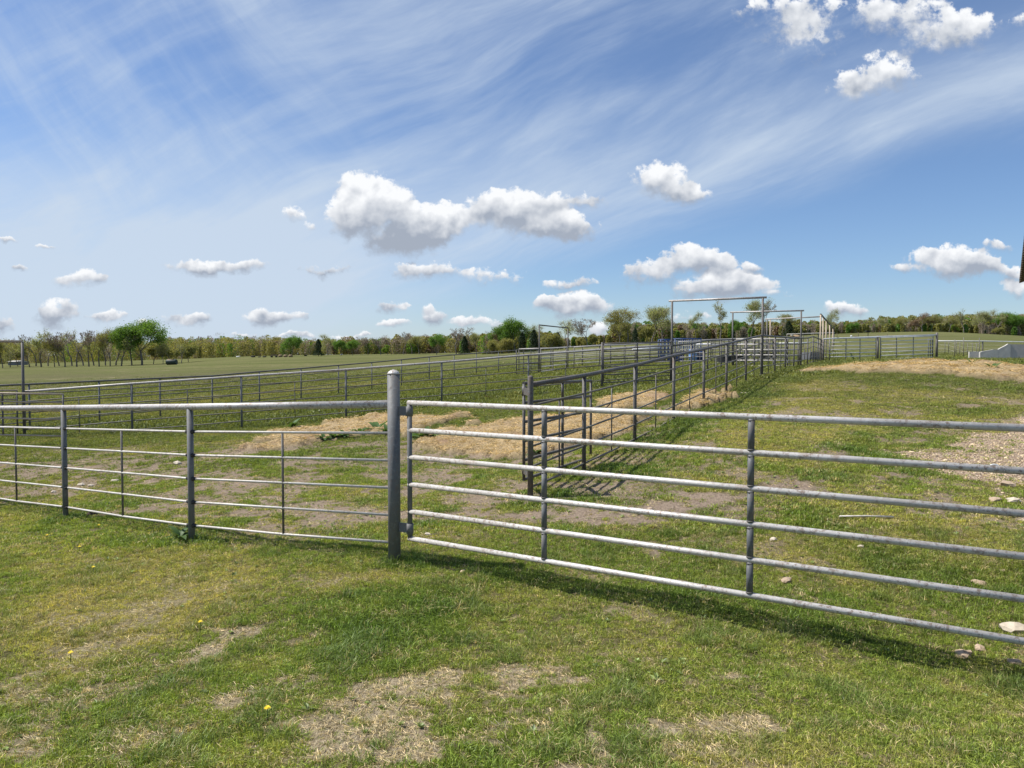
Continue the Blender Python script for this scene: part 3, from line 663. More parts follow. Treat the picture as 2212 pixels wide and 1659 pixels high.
# K: back fence across the top of the pens
k_px = [(1121,754,52.3),(1190,752,52),(1258,748,53),(1319,744,53.5),(1375,741,54),(1430,738.5,54.5),(1485,736,55),(1540,733.5,55.5),(1590,731.5,56),(1640,730.5,57)]
fence('pipe_fence', 'back pipe fence with pale rails behind the blue cattle chute', 'fence', [at(*q) for q in k_px], GA, 5, 0.24, 0.25, 0.038, 0.034, 0.024, M_RAIL, M_DARK, M_ROD, stays=True)
k2 = [(1240,750,45.5),(1295,747,46.5),(1350,744.5,47.5),(1404,741.5,48.5),(1460,739,49.5)]
fence('pipe_fence', 'inner pen fence in front of the back fence, left of the lane', 'fence', [at(*q) for q in k2], GA, 5, 0.25, 0.25, 0.034, 0.030, 0.024, M_RAIL, M_DARK, M_ROD, stays=False)
fence('pipe_fence', 'pen fence just behind the blue cattle chute and lane', 'fence', [at(*q) for q in [(1466,738.5,48),(1500,737.5,48.3),(1536,737,48.6),(1575,736,49),(1615,735.5,49.4),(1655,735,49.8),(1700,734.5,50.2)]], GA, 5, 0.25, 0.25, 0.034, 0.030, 0.024, M_RAIL, M_DARK, M_ROD, stays=True)
# bright guard rail
wr = empty('guard_rail', at(1370, 775, 60)); tag(wr, 'bright white rail passing behind the blue cattle chute', 'rail')
pipe('rail', [at(1366, 754.8, 50), at(1426, 751.6, 50.5)], 0.065, M_WHITE, wr)
pipe('rail', [at(1505, 744, 51), at(1680, 741.8, 52)], 0.060, M_WHITE, wr)
pipe('rail', [at(1680, 741.8, 52), at(1776, 739.5, 52.5)], 0.05, M_WHITE, wr)
for px_ in (1372, 1424, 1530, 1600, 1678, 1770):
    q = at(px_, 756, 52); pipe('post', [(q.x, q.y, gz(q.x, q.y) - .2), (q.x, q.y, at(px_, 745, 52).z)], .04, M_DARK, wr)
# portals
portal('overhead_gateway', 'tallest near gate frame on the crest of the middle fence', at(1452, 650, 26.1), at(1648, 642.5, 24.4))
portal('overhead_gateway', 'second gate frame down the lane, behind the tallest', at(1583, 674.5, 35.6), at(1731, 671, 34.1))
pf = portal('overhead_gateway', 'farthest gate frame at the end of the lane, with doubled left post', at(1657, 689.5, 44.5), at(1773, 684, 42.6), 0.1)
q = at(1664, 691, 45.6); pipe('post', [(q.x, q.y, gz(q.x, q.y) - .2), (q.x, q.y, at(1664, 691, 45.6).z)], .036, M_TAN, pf)
portal('overhead_gateway', 'gate frame standing alone left of the lane, sloping bar', at(1165, 702, 43), at(1227, 708.5, 47.5), 0.0, mt=M_DARK)
pl = portal('overhead_gateway', 'leftmost gate frame, cut by the picture edge', at(48, 737.5, 20.4), at(-230, 738, 20.4), 0.0, mt=M_TAN)
# tall sloping-topped screen right of the lane
ts = empty('tall_alley', at(1773, 780, 42.5)); tag(ts, 'row of tall posts under one bar, receding right of the lane', 'gateway')
tp = [at(1773, 679, 42.5), at(1778.5, 685, 45.4), at(1785, 692, 49.9), at(1792.6, 701, 55.9), at(1799.6, 709, 62.0)]
pipe('crossbar', tp, .05, M_DARK, ts)
for q in tp: pipe('post', [(q.x, q.y, gz(q.x, q.y) - .2), (q.x, q.y, q.z - .02)], .045, M_TAN, ts)
for of in (1.25, 1.5, 1.75, 2.0, 2.25):
    pipe('rail', [Vector((q.x, q.y, q.z - of - .2)) for q in tp], .02, M_ROD, ts, 8)
# gates of the lane
gate('pen_gate', 'closed six-rail gate under the second gate frame', 'gate', at(1590, 732.8, 35.3), at(1727, 731.5, 34.2), 1.26, 6, 0.030, M_ROD, M_DARK, (0.3, 0.6, 0.82))
gate('pen_gate', 'gate between the silver-topped fence and the tallest gate frame', 'gate', at(1303, 742.3, 25.3), at(1449, 738.5, 26.0), 1.33, 6, 0.020, M_DARK, M_DARK, (0.5,))
q = at(1301, 739.5, 25.32); t_ = pipe('gate_post', [(q.x, q.y, gz(q.x, q.y) - .2), tuple(q)], .035, M_DARK, None); tag(t_, 'tall post where the gate meets the silver-topped fence', 'post')
gate('pen_gate', 'gate hung on the lone gate frame, swung to the left', 'gate', at(1115, 756, 41.5), at(1163, 755, 42.8), 1.33, 6, 0.022, M_DARK, M_DARK, (0.33, 0.66))
gate('pen_gate', 'gate with bright rails closing the lone gate frame', 'gate', at(1168, 753.5, 43.2), at(1224, 750.6, 47.2), 1.33, 6, 0.032, M_ROD, M_DARK, (0.45,))
gate('pen_gate', 'tan gate closing the leftmost gate frame', 'gate', at(37, 843.5, 20.5), at(-225, 843, 20.5), 1.25, 6, 0.022, M_TAN, M_DARK, (0.5,))
q = at(-190, 846, 18.2)
gate('pen_gate', 'tan gate swung open in front of the leftmost gate frame', 'gate', at(137, 851.5, 17.9), q, 1.02, 6, 0.021, M_TAN, M_DARK, (0.40,))
t_ = pipe('gate_post', [(q.x - .1, q.y, gz(q.x, q.y) - .2), (q.x - .1, q.y, q.z + .2)], .04, M_DARK, None); tag(t_, 'post carrying the open tan gate, beyond the left edge', 'post')
# D: two gates right of the lane
dz0 = at(1792, 732, 44.4); dz1 = at(1893, 729.8, 45.0); dz2 = at(1902, 729.6, 45.1); dz3 = at(2016, 726, 45.9)
gd1 = gate('field_gate', 'left of the two silver gates right of the lane', 'gate', dz0, dz1, 1.30, 7, 0.026, M_WHITE, M_POST, (0.35, 0.65))
gate('field_gate', 'right of the two silver gates right of the lane', 'gate', dz2, dz3, 1.30, 7, 0.026, M_WHITE, M_POST, (0.3, 0.62))
gb = empty('gate_beam', at(1896, 778, 45)); tag(gb, 'pipe beam with posts carrying the two silver gates', 'fence')
bt = [at(1779, 732.5, 43.7), at(1800, 731.2, 44.4), at(1896.6, 727.6, 45.1), at(2024, 723.5, 46.1)]
pipe('top_rail', bt, .045, M_WHITE, gb, 12)
for q, rr_, ex in ((bt[0], .05, 0), (bt[2], .06, 0), (bt[3], .07, .14)):
    pipe('post', [(q.x, q.y, gz(q.x, q.y) - .2), (q.x, q.y, q.z + ex)], rr_, M_DARK, gb, 12)
for k in range(5): # doubled stile bars beside the posts
    q = at(2006 + k * 2.2, 727, 46.0)
    if k % 2 == 0: pipe('brace', [(q.x, q.y, gz(q.x, q.y) + .05), (q.x, q.y, q.z - .1)], .03, M_POST, gb)
# D2
d2 = [at(2024, 736.5, 58), at(2123, 737, 58.5), at(2222, 739, 59), at(2320, 741, 60)]
fence('wire_fence', 'single pale rail fence running right from the silver gates', 'fence', d2, None, 4, 0.26, 0.30, 0.045, 0.05, 0.006, M_WHITE, M_RODD, M_ROD, stays=False)
# M: far rail
fence('pipe_fence', 'most distant pale rail, seen over the lane', 'fence', [at(1700, 722, 74), at(1735, 720.8, 75), at(1768, 719.8, 75), at(1802, 718.6, 76)], GA, 4, 0.29, .3, .05, .04, .012, M_ROD, M_DARK, M_ROD, stays=False)
# steel T-posts of an old wire fence
tp_ = empty('wire_fence', gp(2060, 770)); tag(tp_, 'low old wire fence of small steel posts by the concrete trough', 'fence')
old = [(2024,60.0,1.0),(2041,59,1.1),(2049,58,1.1),(2062,50,1.3),(2065,57,1.1),(2073,56,1.0),(2081,49,1.45),(2090,54,1.0),(2100,52,1.0),(2109,50,1.0),(2115,47,1.4)]
prev = None
for px_, Y_, h_ in old:
    q = at(px_, 770, Y_); g = gz(q.x, q.y)
    pipe('steel_post', [(q.x, q.y, g - .1), (q.x, q.y, g + h_ * .9)], .022, M_RODD, tp_, 6)
    if prev:
        for of in (.35, .65, .9): pipe('wire', [(prev[0], prev[1], prev[2] + of), (q.x, q.y, g + of)], .005, M_ROD, tp_, 4)
    prev = (q.x, q.y, g)

# ------------------------------------------------------------------ concrete feed trough
def prism(name, prof, wdt, m, parent, org, ux, uy):
    """prof: (along, up) outline, extruded by wdt along uy"""
    b = MB(); n = len(prof); org = Vector(org); ux = Vector(ux); uy = Vector(uy)
    vs = [org + ux * a + Vector((0, 0, c)) for a, c in prof] + [org + ux * a + Vector((0, 0, c)) + uy * wdt for a, c in prof]
    b.add(vs, [tuple(range(n)), tuple(range(n, 2 * n))[::-1]] + [(i, i + n, (i + 1) % n + n, (i + 1) % n) for i in range(n)])
    return b.build(name, m, parent)
q = at(2117, 777, 32); g = gz(q.x, q.y)
ct = empty('feed_trough', (q.x, q.y, g)); tag(ct, 'low stepped concrete feed trough at the right edge', 'trough')
o_ = (q.x, q.y, g - .15)
ux, uy = (0.97, -0.26, 0), (0.2, 1, 0)
prism('end_wall', [(0, 0), (.30, 0), (.30, 0.55), (.10, 0.51), (0, 0.47)], .12, M_CONC, ct, o_, ux, uy)
prism('side_wall', [(.305, 0), (.70, 0), (.70, 0.59), (.50, 0.59), (.305, 0.55)], .12, M_CONC, ct, o_, ux, uy)
prism('side_wall', [(.705, 0), (1.15, 0), (1.15, 0.83), (1.06, 0.83), (.95, 0.75), (.705, 0.61)], .12, M_CONC, ct, o_, ux, uy)
prism('side_wall', [(1.155, 0), (2.9, 0), (2.9, 0.77), (1.155, 0.81)], .12, plain('darker_concrete', (0.46, 0.42, 0.385), .9, .2, 6, bump=.3), ct, (o_[0], o_[1] + .02, o_[2]), ux, uy)
prism('back_wall', [(0, 0), (2.9, 0), (2.9, 0.58), (0, 0.50)], .12, M_CONC, ct, (o_[0], o_[1] + .75, o_[2]), ux, uy)
prism('trough_floor', [(0, 0.05), (2.9, 0.05), (2.9, 0.16), (0, 0.16)], .62, M_CONC, ct, (o_[0], o_[1] + .125, o_[2]), ux, uy)
b = MB(); b.tube([(q.x + 1.3 + .14 * k, q.y - .18, g + .06 + .02 * math.sin(k)) for k in range(12)], .075, 10)  # black tube along the foot of the trough
t_ = b.build('black_tube', M_BLACK, None); tag(t_, 'black tube lying against the concrete trough', 'tubing')

# ------------------------------------------------------------------ cattle handling equipment behind the lane
def chute(px0, px1, Y, label, blue=True):
    a = at(px0, 775, Y); b_ = at(px1, 775, Y); w = b_.x - a.x; g = gz((a.x + b_.x) / 2, Y)
    r = empty('cattle_chute', ((a.x + b_.x) / 2, Y, g)); tag(r, label, 'cattle chute')
    mm = M_BLUE if blue else M_SHEET
    n = max(3, int(w / 0.55))
    for s in (0, 0.8):
        for k in range(n + 1):
            x = a.x + w * k / n
            pipe('upright', [(x, Y + s, g - .1), (x, Y + s, g + 1.55)], .035, mm, r, 8)
        for z_ in (.5, .8, 1.55):
            pipe('side_bar', [(a.x, Y + s, g + z_), (b_.x, Y + s, g + z_)], .03, mm if z_ > 1 else M_WHITE, r, 8)
        m2 = int(w / .13)
        bb = MB()
        for k in range(m2):
            x = a.x + w * (k + .5) / m2; bb.box((x, Y + s, g + 1.18), (.03, .03, .62))
        bb.build('bar_panel', M_WHITE if s == 0 else mm, r)
    for k in range(n):
        x = a.x + w * (k + .5) / n
        if k % 2 == 0:
            bb = MB(); bb.box((x, Y - .01, g + .32), (w / n * .92, .03, .60)); bb.build('side_panel', mm, r)
    for x in (a.x, b_.x):
        pipe('end_bar', [(x, Y, g + 1.55), (x, Y + .8, g + 1.55)], .03, mm, r, 8)
    return r
chute(1427, 1450, 50.5, 'small blue head gate left of the longer blue chute')
chute(1458, 1514, 50.5, 'long blue cattle chute behind the rising lane')
bq = at(1507, 775, 50.0)
def barrel(x, y, m, label):
    g = gz(x, y); b = MB(); b.tube([(x, y, g - .02 + z_) for z_ in (0, .28, .3, .32, .58, .6, .62, .88)], [.28, .28, .30, .28, .28, .30, .28, .27], 18)
    t_ = b.build('barrel', m, None); tag(t_, label, 'barrel')
barrel(at(1497, 775, 49.6).x, 49.6, plain('pale_blue_plastic', (.16, .30, .62), .5, .1, 3), 'pale blue plastic barrel beside the blue chute')
barrel(at(1511, 775, 49.8).x, 49.8, M_BLUE, 'dark blue plastic barrel beside the pale blue one')
def tank(px0, px1, Y, h, m, label, nm='stock_tank'):
    a = at(px0, 775, Y); b_ = at(px1, 775, Y); w = (b_.x - a.x); g = gz((a.x + b_.x) / 2, Y); r = empty(nm, ((a.x + b_.x) / 2, Y, g)); tag(r, label, 'stock tank')
    n = 24; vs = []; fs = []
    for k, (s, z_) in enumerate(((1, -.05), (1, h), (.93, h), (.93, h * .25))):
        for j in range(n):
            an = 2 * math.pi * j / n
            vs.append(((a.x + b_.x) / 2 + math.cos(an) * w / 2 * s, Y + math.sin(an) * .45 * s, g + z_))
    for k in range(3): fs += [(k * n + j, k * n + (j + 1) % n, (k + 1) * n + (j + 1) % n, (k + 1) * n + j) for j in range(n)]
    fs.append(tuple(3 * n + j for j in range(n)))
    b = MB(); b.add(vs, fs); b.build('basin', m, r)
    b = MB(); b.tube([((a.x + b_.x) / 2 + math.cos(2 * math.pi * j / n) * w / 2, Y + math.sin(2 * math.pi * j / n) * .45, g + h) for j in range(n + 1)], .02, 6, cap=False); b.build('rim', m, r)
tank(1549, 1607, 44, .42, M_BLACK, 'long black stock tank left of the lane gate')
tank(1640, 1668, 52, .40, M_BLACK, 'shorter black stock tank seen through the lane gate')
# solid sheet fence panels
def panel_run(label, pts, h, n=None):
    r = empty('sheet_fence', pts[0]); tag(r, label, 'fence')
    for a, b_ in zip(pts, pts[1:]):
        a = Vector(a); b_ = Vector(b_); d_ = b_ - a; an = math.atan2(d_.y, d_.x)
        bb = MB(); bb.box(((a.x + b_.x) / 2, (a.y + b_.y) / 2, (a.z + b_.z) / 2 + h / 2 + .08), (math.hypot(d_.x, d_.y) - .03, .03, h), an); bb.build('sheet', M_SHEET, r)
        pipe('post', [(a.x, a.y, a.z - .15), (a.x, a.y, a.z + h + .2)], .04, M_DARK, r, 8)
def gpt(px, Y): q = at(px, 775, Y); return Vector((q.x, q.y, gz(q.x, q.y)))
panel_run('curved grey sheet-steel crowding pen beyond the lane', [gpt(1728, 47), gpt(1738, 46), gpt(1750, 45.6), gpt(1762, 46), gpt(1772, 47)], .45)
# working alley of pipe panels beyond
for k, (p0_, p1_, lab) in enumerate([((1535, 733.5, 47), (1600, 733, 47), 'grey holding pen panel left of the lane gate'), ((1604, 733.5, 47.2), (1650, 733, 47.2), 'grey holding pen panel behind the lane gate'),
                       ((1655, 734, 48), (1700, 734, 48), 'grey holding pen panel seen through the second gate frame')]):
    gate('holding_pen', lab, 'pen', at(*p0_), at(*p1_), 1.3, 6, .018, M_DARK, M_DARK, (.15, .3, .45, .6, .75, .9), sides=6)

# ------------------------------------------------------------------ far things
def lump(name, c, sz, m, label, cat, seed=1, sub=3, amp=.18, parent=None):
    import bmesh
    bm = bmesh.new(); bmesh.ops.create_icosphere(bm, subdivisions=sub, radius=1)
    rnd = random.Random(seed); off = Vector((rnd.random() * 9, rnd.random() * 9, rnd.random() * 9))
    from mathutils import noise as mn
    for v in bm.verts:
        d_ = 1 + amp * mn.noise(v.co * 1.3 + off) * 2 + amp * .6 * mn.noise(v.co * 3.1 + off)
        v.co = Vector((v.co.x * sz[0], v.co.y * sz[1], v.co.z * sz[2])) * d_
    for f in bm.faces: f.smooth = sub > 2
    me = bpy.data.meshes.new(name); bm.to_mesh(me); bm.free(); me.materials.append(m)
    o = bpy.data.objects.new(name, me); COL.objects.link(o); o.location = c; o.rotation_euler.z = rnd.random() * 6
    if label: tag(o, label, cat)
    return o
q = gp(371, 788); cvr = empty('covered_bale', q); tag(cvr, 'dark covered round bale alone in the left pasture', 'hay bale')
sB = q.y / F
b = MB(); b.tube([(q.x - 11 * sB, q.y, q.z + 5.8 * sB), (q.x - 9.5 * sB, q.y, q.z + 5.8 * sB), (q.x + 9.5 * sB, q.y, q.z + 5.8 * sB), (q.x + 11 * sB, q.y, q.z + 5.8 * sB)], [5.2 * sB, 6.2 * sB, 6.2 * sB, 5.2 * sB], 18); b.build('bale', M_TARP, cvr)
b = MB(); b.tube([(q.x - 8 * sB, q.y - 1.5 * sB, q.z + 9.6 * sB), (q.x + 5 * sB, q.y - 1.5 * sB, q.z + 9.8 * sB)], 2.8 * sB, 10); b.build('cover', M_BALE, cvr)
def cow(px, py, m, label, L=11, lying=True, flip=1):
    q = gp(px, py); s = q.y / F; r = empty('cow', q); tag(r, label, 'cow', 'cattle resting along the far wood')
    ln = min(L * s, 2.2); k = ln / 2.0; h0 = .34 if lying else .95
    b = MB(); fx = flip
    P_ = lambda x, y, z: (q.x + fx * x * k, q.y + y * k, q.z + z * k)
    b.tube([P_(-1.0, 0, h0 + .05), P_(-.9, 0, h0 + .05), P_(-.5, 0, h0), P_(0, 0, h0 - .02), P_(.45, 0, h0 + .04), P_(.7, 0, h0 + .16), P_(.92, 0, h0 + .36), P_(1.0, 0, h0 + .42), P_(1.2, 0, h0 + .34), P_(1.36, 0, h0 + .24), P_(1.4, 0, h0 + .22)],
           [.06 * k, .26 * k, .34 * k, .38 * k, .34 * k, .25 * k, .17 * k, .16 * k, .13 * k, .10 * k, .04 * k], 10)
    for x in (-.72, .5):
        for y in (-.16, .16):
            if lying: b.tube([P_(x, y * 1.6, .12), P_(x + .4, y * 2.0, .07)], .07 * k, 6)
            else: b.tube([P_(x, y, h0), P_(x + .03, y, .45), P_(x, y, -.03)], [.11 * k, .065 * k, .05 * k], 6)
    for y in (-1, 1): b.tube([P_(1.02, y * .1, h0 + .5), P_(.98, y * .27, h0 + .48)], [.05 * k, .02 * k], 5)
    b.build('body', m, r)
for a in [(514, 772, M_WHT, 'white cow lying leftmost of the far herd', 8), (547, 772, M_CBLK, 'black cow lying right of the white one', 10), (560, 772, M_CBLK, 'black cow in the middle of the black ones', 6),
          (571, 772, M_CBLK, 'rightmost of the black cows lying left of the grey bales', 8), (660, 769, M_CBLK, 'black cow alone beside the dark cedar', 7), (737, 767, M_WHT, 'white cow right of the dark cedar', 5)]:
    cow(*a)
q = gp(592, 772); s = q.y / F; t_ = empty('hay_wagon', q); tag(t_, 'pale hay wagon standing at the far wood edge', 'wagon')
b = MB(); b.box((q.x, q.y, q.z + 5.0 * s), (13 * s, 6 * s, 2.6 * s)); b.build('load', M_BALE, t_)
b = MB(); b.box((q.x, q.y, q.z + 3.3 * s), (15 * s, 6.5 * s, .6 * s)); b.build('deck', M_WOOD, t_)
for k in (-5, 5):
    for yk in (-3.3, 3.3):
        b = MB(); b.tube([(q.x + k * s, q.y + yk * s - .1, q.z + 1.5 * s), (q.x + k * s, q.y + yk * s + .1, q.z + 1.5 * s)], 1.5 * s, 12); b.build('wheel', M_BLACK, t_)
bl0 = None
for k, px_ in enumerate((606, 617, 628)):
    q = gp(px_, 771.5); s = q.y / F
    b = MB(); b.tube([(q.x - 3.8 * s, q.y, q.z + 2.6 * s), (q.x + 3.8 * s, q.y, q.z + 2.6 * s)], 2.8 * s, 16); t_ = b.build('round_bale', M_BALE, None)
    tag(t_, ['grey round bale nearest the hay wagon', 'grey round bale in the middle of the three', 'grey round bale farthest right of the three'][k], 'hay bale', 'round bales by the far wood')
# distant farm sheds left
def shed(px0, px1, py, Y, hpx, m, label):
    a = at(px0, py, Y); b_ = at(px1, py, Y); g = gz((a.x + b_.x) / 2, Y); h = hpx * Y / F; w = b_.x - a.x
    base = a.z - h; r = empty('farm_shed', ((a.x + b_.x) / 2, Y, g)); tag(r, label, 'shed')
    bb = MB(); bb.box(((a.x + b_.x) / 2, Y, (g + a.z) / 2 - h * .25 - .2), (w, 6, a.z - g + .4 - h * .5)); bb.build('wall', M_SHEET, r)
    bb = MB(); x0, x1 = a.x - .3, b_.x + .3; zt, ze = a.z + h * .5, a.z - h * .5
    bb.add([(x0, Y - 3.4, ze), (x1, Y - 3.4, ze), (x1, Y, zt), (x0, Y, zt), (x0, Y + 3.4, ze), (x1, Y + 3.4, ze)], [(0, 1, 2, 3), (3, 2, 5, 4), (0, 3, 4), (1, 5, 2), (0, 4, 5, 1)]); bb.build('roof', m, r)
shed(31, 47, 780, 235, 2.2, M_CONC, 'distant pale-roofed shed behind the leftmost trees')
# things on the hill
def onhill(px, py, Y): q = at(px, py, Y); return Vector((q.x, q.y, gz(q.x, q.y)))
q = gp(1717, 729); s_ = q.y / F
hp = lump('hay_pile', (q.x, q.y, q.z + 2.6 * s_), (10.5 * s_, 6 * s_, 3.4 * s_), M_STRAWOBJ, 'brown hay pile on the hill behind the lane', 'hay pile', 5)
lump('white_bag', (q.x - 8 * s_, q.y - 4 * s_, q.z + 5.2 * s_), (3.6 * s_, 3 * s_, 2.6 * s_), M_CONC, 'pale sack resting on the left end of the hay pile', 'sack', 6)
hq = gp(1875, 729); s = hq.y / F
t_ = empty('mineral_feeder', hq); tag(t_, 'flat-topped dark feeder on one post on the hill', 'feeder')
pipe('post', [(hq.x, hq.y, hq.z - .2), (hq.x, hq.y, hq.z + 13 * s)], .7 * s, M_BLACK, t_, 8)
b = MB(); b.box((hq.x, hq.y, hq.z + 13.8 * s), (10 * s, 8 * s, 2.0 * s)); b.box((hq.x, hq.y, hq.z + 12.4 * s), (5 * s, 4 * s, 1.6 * s)); b.build('hood', M_BLACK, t_)
for px_, hh_ in ((1854, 10), (1917, 7), (1808, 8)):
    q = gp(px_, 728); s = q.y / F; b = MB(); b.tube([(q.x, q.y, q.z - .2), (q.x, q.y, q.z + hh_ * s)], .6 * s, 6); t_ = b.build('wooden_post', M_WOOD, None)
    tag(t_, {1854: 'dark fence post left of the flat-topped feeder', 1917: 'dark stump-like post right of the flat-topped feeder', 1808: 'thin dark post above the left silver gate'}[px_], 'post')
q = gp(1839, 728); s = q.y / F
lump('white_bag', (q.x, q.y, q.z + 1.6 * s), (2.8 * s, 2 * s, 2.2 * s), M_WHT, 'white sack of feed lying on the hill', 'sack', 8)
q = gp(1845, 728); lump('brush_pile', (q.x + .2, q.y, q.z + .9 * s), (3.6 * s, 2 * s, 1.2 * s), M_WOOD, 'dark brush heap beside the white sack on the hill', 'brush pile', 9)
q = gp(1896, 727); lump('brush_pile', (q.x, q.y, q.z + .9 * s), (5 * s, 3 * s, 1.6 * s), M_WOOD, 'dark brush heap right of the flat-topped feeder', 'brush pile', 10)

# ------------------------------------------------------------------ shed eave at the right edge
er = empty('metal_shed', (4.9, 5.2, gz(4.9, 5.2))); tag(er, 'brown corrugated eave of a shed at the right edge', 'shed')
e0 = at(2204.5, 612, 6.0); e1 = at(2226, 430, 3.9)
# roof sheet with ribs across the eave line
ed = (e1 - e0); n = 90; vs = []; fs = []
out_ = Vector((1.0, 0.12, 0)).normalized()
for k in range(n + 1):
    f = k / n; c = e0 + ed * f; rib = 0.012 if (k % 3 == 0) else 0.0
    for (o1, z1) in ((-rib, 0.0), (-rib, 0.035), (0.9, 0.33), (1.8, 0.60), (1.8, 0.56), (0.9, 0.29)):
        q = c + out_ * o1; vs.append((q.x, q.y, q.z + z1 + rib * (o1 > 0) * 1.2))
for k in range(n):
    for j in range(6): fs.append((k * 6 + j, k * 6 + (j + 1) % 6, (k + 1) * 6 + (j + 1) % 6, (k + 1) * 6 + j))
fs += [tuple(range(6))[::-1], tuple(n * 6 + j for j in range(6))]
b = MB(); b.add(vs, fs); b.build('roof', M_ROOF, er)
b = MB(); wv0 = e0 + out_ * .75; wv1 = e1 + out_ * .75; d_ = wv1 - wv0
b.box(((wv0.x + wv1.x) / 2, (wv0.y + wv1.y) / 2, (e0.z + .25 + 0) / 2 - .1), (math.hypot(d_.x, d_.y), .08, e0.z + .35), math.atan2(d_.y, d_.x)); b.build('wall', M_ROOF, er)

# ------------------------------------------------------------------ trees
def rotv(d, ang, rnd):
    a = rnd.uniform(0, 2 * math.pi); up = Vector((0, 0, 1)) if abs(d.z) < .9 else Vector((1, 0, 0))
    e1 = d.cross(up).normalized(); e2 = d.cross(e1)
    return (d * math.cos(ang) + (e1 * math.cos(a) + e2 * math.sin(a)) * math.sin(ang)).normalized()
def skeleton(seed, H, spread=.5, levels=4, trunk=.32, kids=(3, 5), lean=0.0, up=.25):
    rnd = random.Random(seed); segs = []; tips = []
    def grow(p, d, L, r, lv):
        n = 3 if lv < levels - 1 else 2; q = p
        for i in range(n):
            d = (d + Vector((rnd.gauss(0, .12), rnd.gauss(0, .12), rnd.gauss(0, .06) + up * .12 * (lv > 0)))).normalized()
            q2 = q + d * L / n; r2 = r * (.84 if lv else .90); segs.append((q, q2, r, r2, lv))
            if lv > 0 and i > 0 and lv < levels and rnd.random() < .55: grow(q2, rotv(d, rnd.uniform(.5, .95) , rnd), L * rnd.uniform(.4, .6), r2 * .55, lv + 1)
            if lv == 0 and i == n - 2 and rnd.random() < .6: grow(q2, rotv(d, .75, rnd), L * .6, r2 * .5, 1)
            q = q2; r = r2
        if lv >= levels: tips.append((q, d)); return
        for k in range(rnd.randint(*kids)):
            grow(q, rotv(d, rnd.uniform(.35, .85) * (spread * 1.8), rnd), L * rnd.uniform(.55, .82) * (1 if lv else 1.0), r * .62, lv + 1)
    grow(Vector((0, 0, -.3)), Vector((lean, lean * .3, 1)).normalized(), H * trunk, H * .022, 0)
    mz = max(s[1].z for s in segs); k = H / mz
    return [(a * k, b * k, r, r2, lv) for a, b, r, r2, lv in segs], [(a * k, d) for a, d in tips]
def seg_mesh(segs, minlv, maxlv, nside, name, m):
    b = MB()
    for a, c, r, r2, lv in segs:
        if minlv <= lv <= maxlv: b.tube([a, c], [max(r, .038), max(r2, .032)], nside, cap=False)
    o = b.build(name, m); return o
def leaf_arrays(pts, n_per, spread, size, seed, droop=0.0):
    rng = np.random.default_rng(seed); P_ = np.array([tuple(p) for p in pts]); n = len(P_) * n_per
    c = np.repeat(P_, n_per, 0) + rng.normal(0, spread, (n, 3)) * [1, 1, .8]
    a = rng.normal(0, 1, (n, 3)); a /= np.linalg.norm(a, axis=1)[:, None]; b = np.cross(a, rng.normal(0, 1, (n, 3))); b /= np.linalg.norm(b, axis=1)[:, None]
    s = size * rng.uniform(.5, 1.3, (n, 1)); a *= s; b *= s * .6
    v = np.stack([c - a, c + b, c + a, c - b], 1).reshape(-1, 3); f = np.arange(n * 4).reshape(n, 4)
    return v, f
protos = {}
def unlink(o): COL.objects.unlink(o); return o
def proto(kind, seed, H, leafm, n_per, lsp, lsz, **kw):
    segs, tips = skeleton(seed, H, **kw)
    tr = unlink(seg_mesh(segs, 0, 2, 5, 'trunk', M_BARK))
    pts = [t_[0] for t_ in tips] + [s[1] for s in segs if s[4] >= (2 if leafm in (M_LSPR, M_LBRT) else kw.get('levels', 4) - 1)]
    parts = [tr]
    lv = kw.get('levels', 4)
    tw = unlink(seg_mesh(segs, 3, 9, 3, 'crown_twigs', M_TWIG)); tw.name = 'twigs'; parts.append(tw)
    if n_per:
        v, f = leaf_arrays(pts, n_per, lsp, lsz, seed); cr_ = unlink(np_mesh('crown', v, f, leafm)); parts.append(cr_)
    protos[kind] = (parts, H)
proto('leafy0', 11, 10, M_LSPR, 13, .62, .14, spread=.50, levels=4, kids=(3, 4), trunk=.20)
proto('leafy1', 12, 10, M_LSPR, 11, .60, .13, spread=.34, levels=4, kids=(3, 4), trunk=.30)
proto('olive0', 21, 10, M_LOLV, 7, .5, .11, spread=.48, levels=4, kids=(3, 4), trunk=.20)
proto('olive1', 22, 10, M_LOLV, 7, .5, .11, spread=.42, levels=4, kids=(3, 4), trunk=.22)
proto('pale0', 31, 10, M_LPAL, 5, .5, .10, spread=.50, levels=4, kids=(3, 4), trunk=.20)
proto('pale1', 32, 10, M_LPAL, 5, .5, .10, spread=.42, levels=4, kids=(3, 4), trunk=.24)
proto('bare0', 41, 10, None, 0, 0, 0, spread=.48, levels=5, kids=(2, 4), trunk=.24)
proto('bare1', 42, 10, None, 0, 0, 0, spread=.36, levels=5, kids=(2, 3), trunk=.36)
proto('thin0', 51, 10, M_LPAL, 3, .30, .13, spread=.24, levels=4, kids=(2, 3), trunk=.50, lean=.05)
proto('thin1', 52, 10, M_LPAL, 1, .35, .12, spread=.28, levels=4, kids=(2, 3), trunk=.45, lean=.28)
proto('bright', 61, 10, M_LBRT, 8, .45, .22, spread=.5, levels=4, kids=(3, 4), trunk=.12)
proto('brown', 71, 10, M_BRNL, 6, .4, .18, spread=.45, levels=4, kids=(3, 4), trunk=.16)
proto('shrub', 81, 10, M_LOLV, 7, .55, .24, spread=.62, levels=4, kids=(3, 5), trunk=.08)
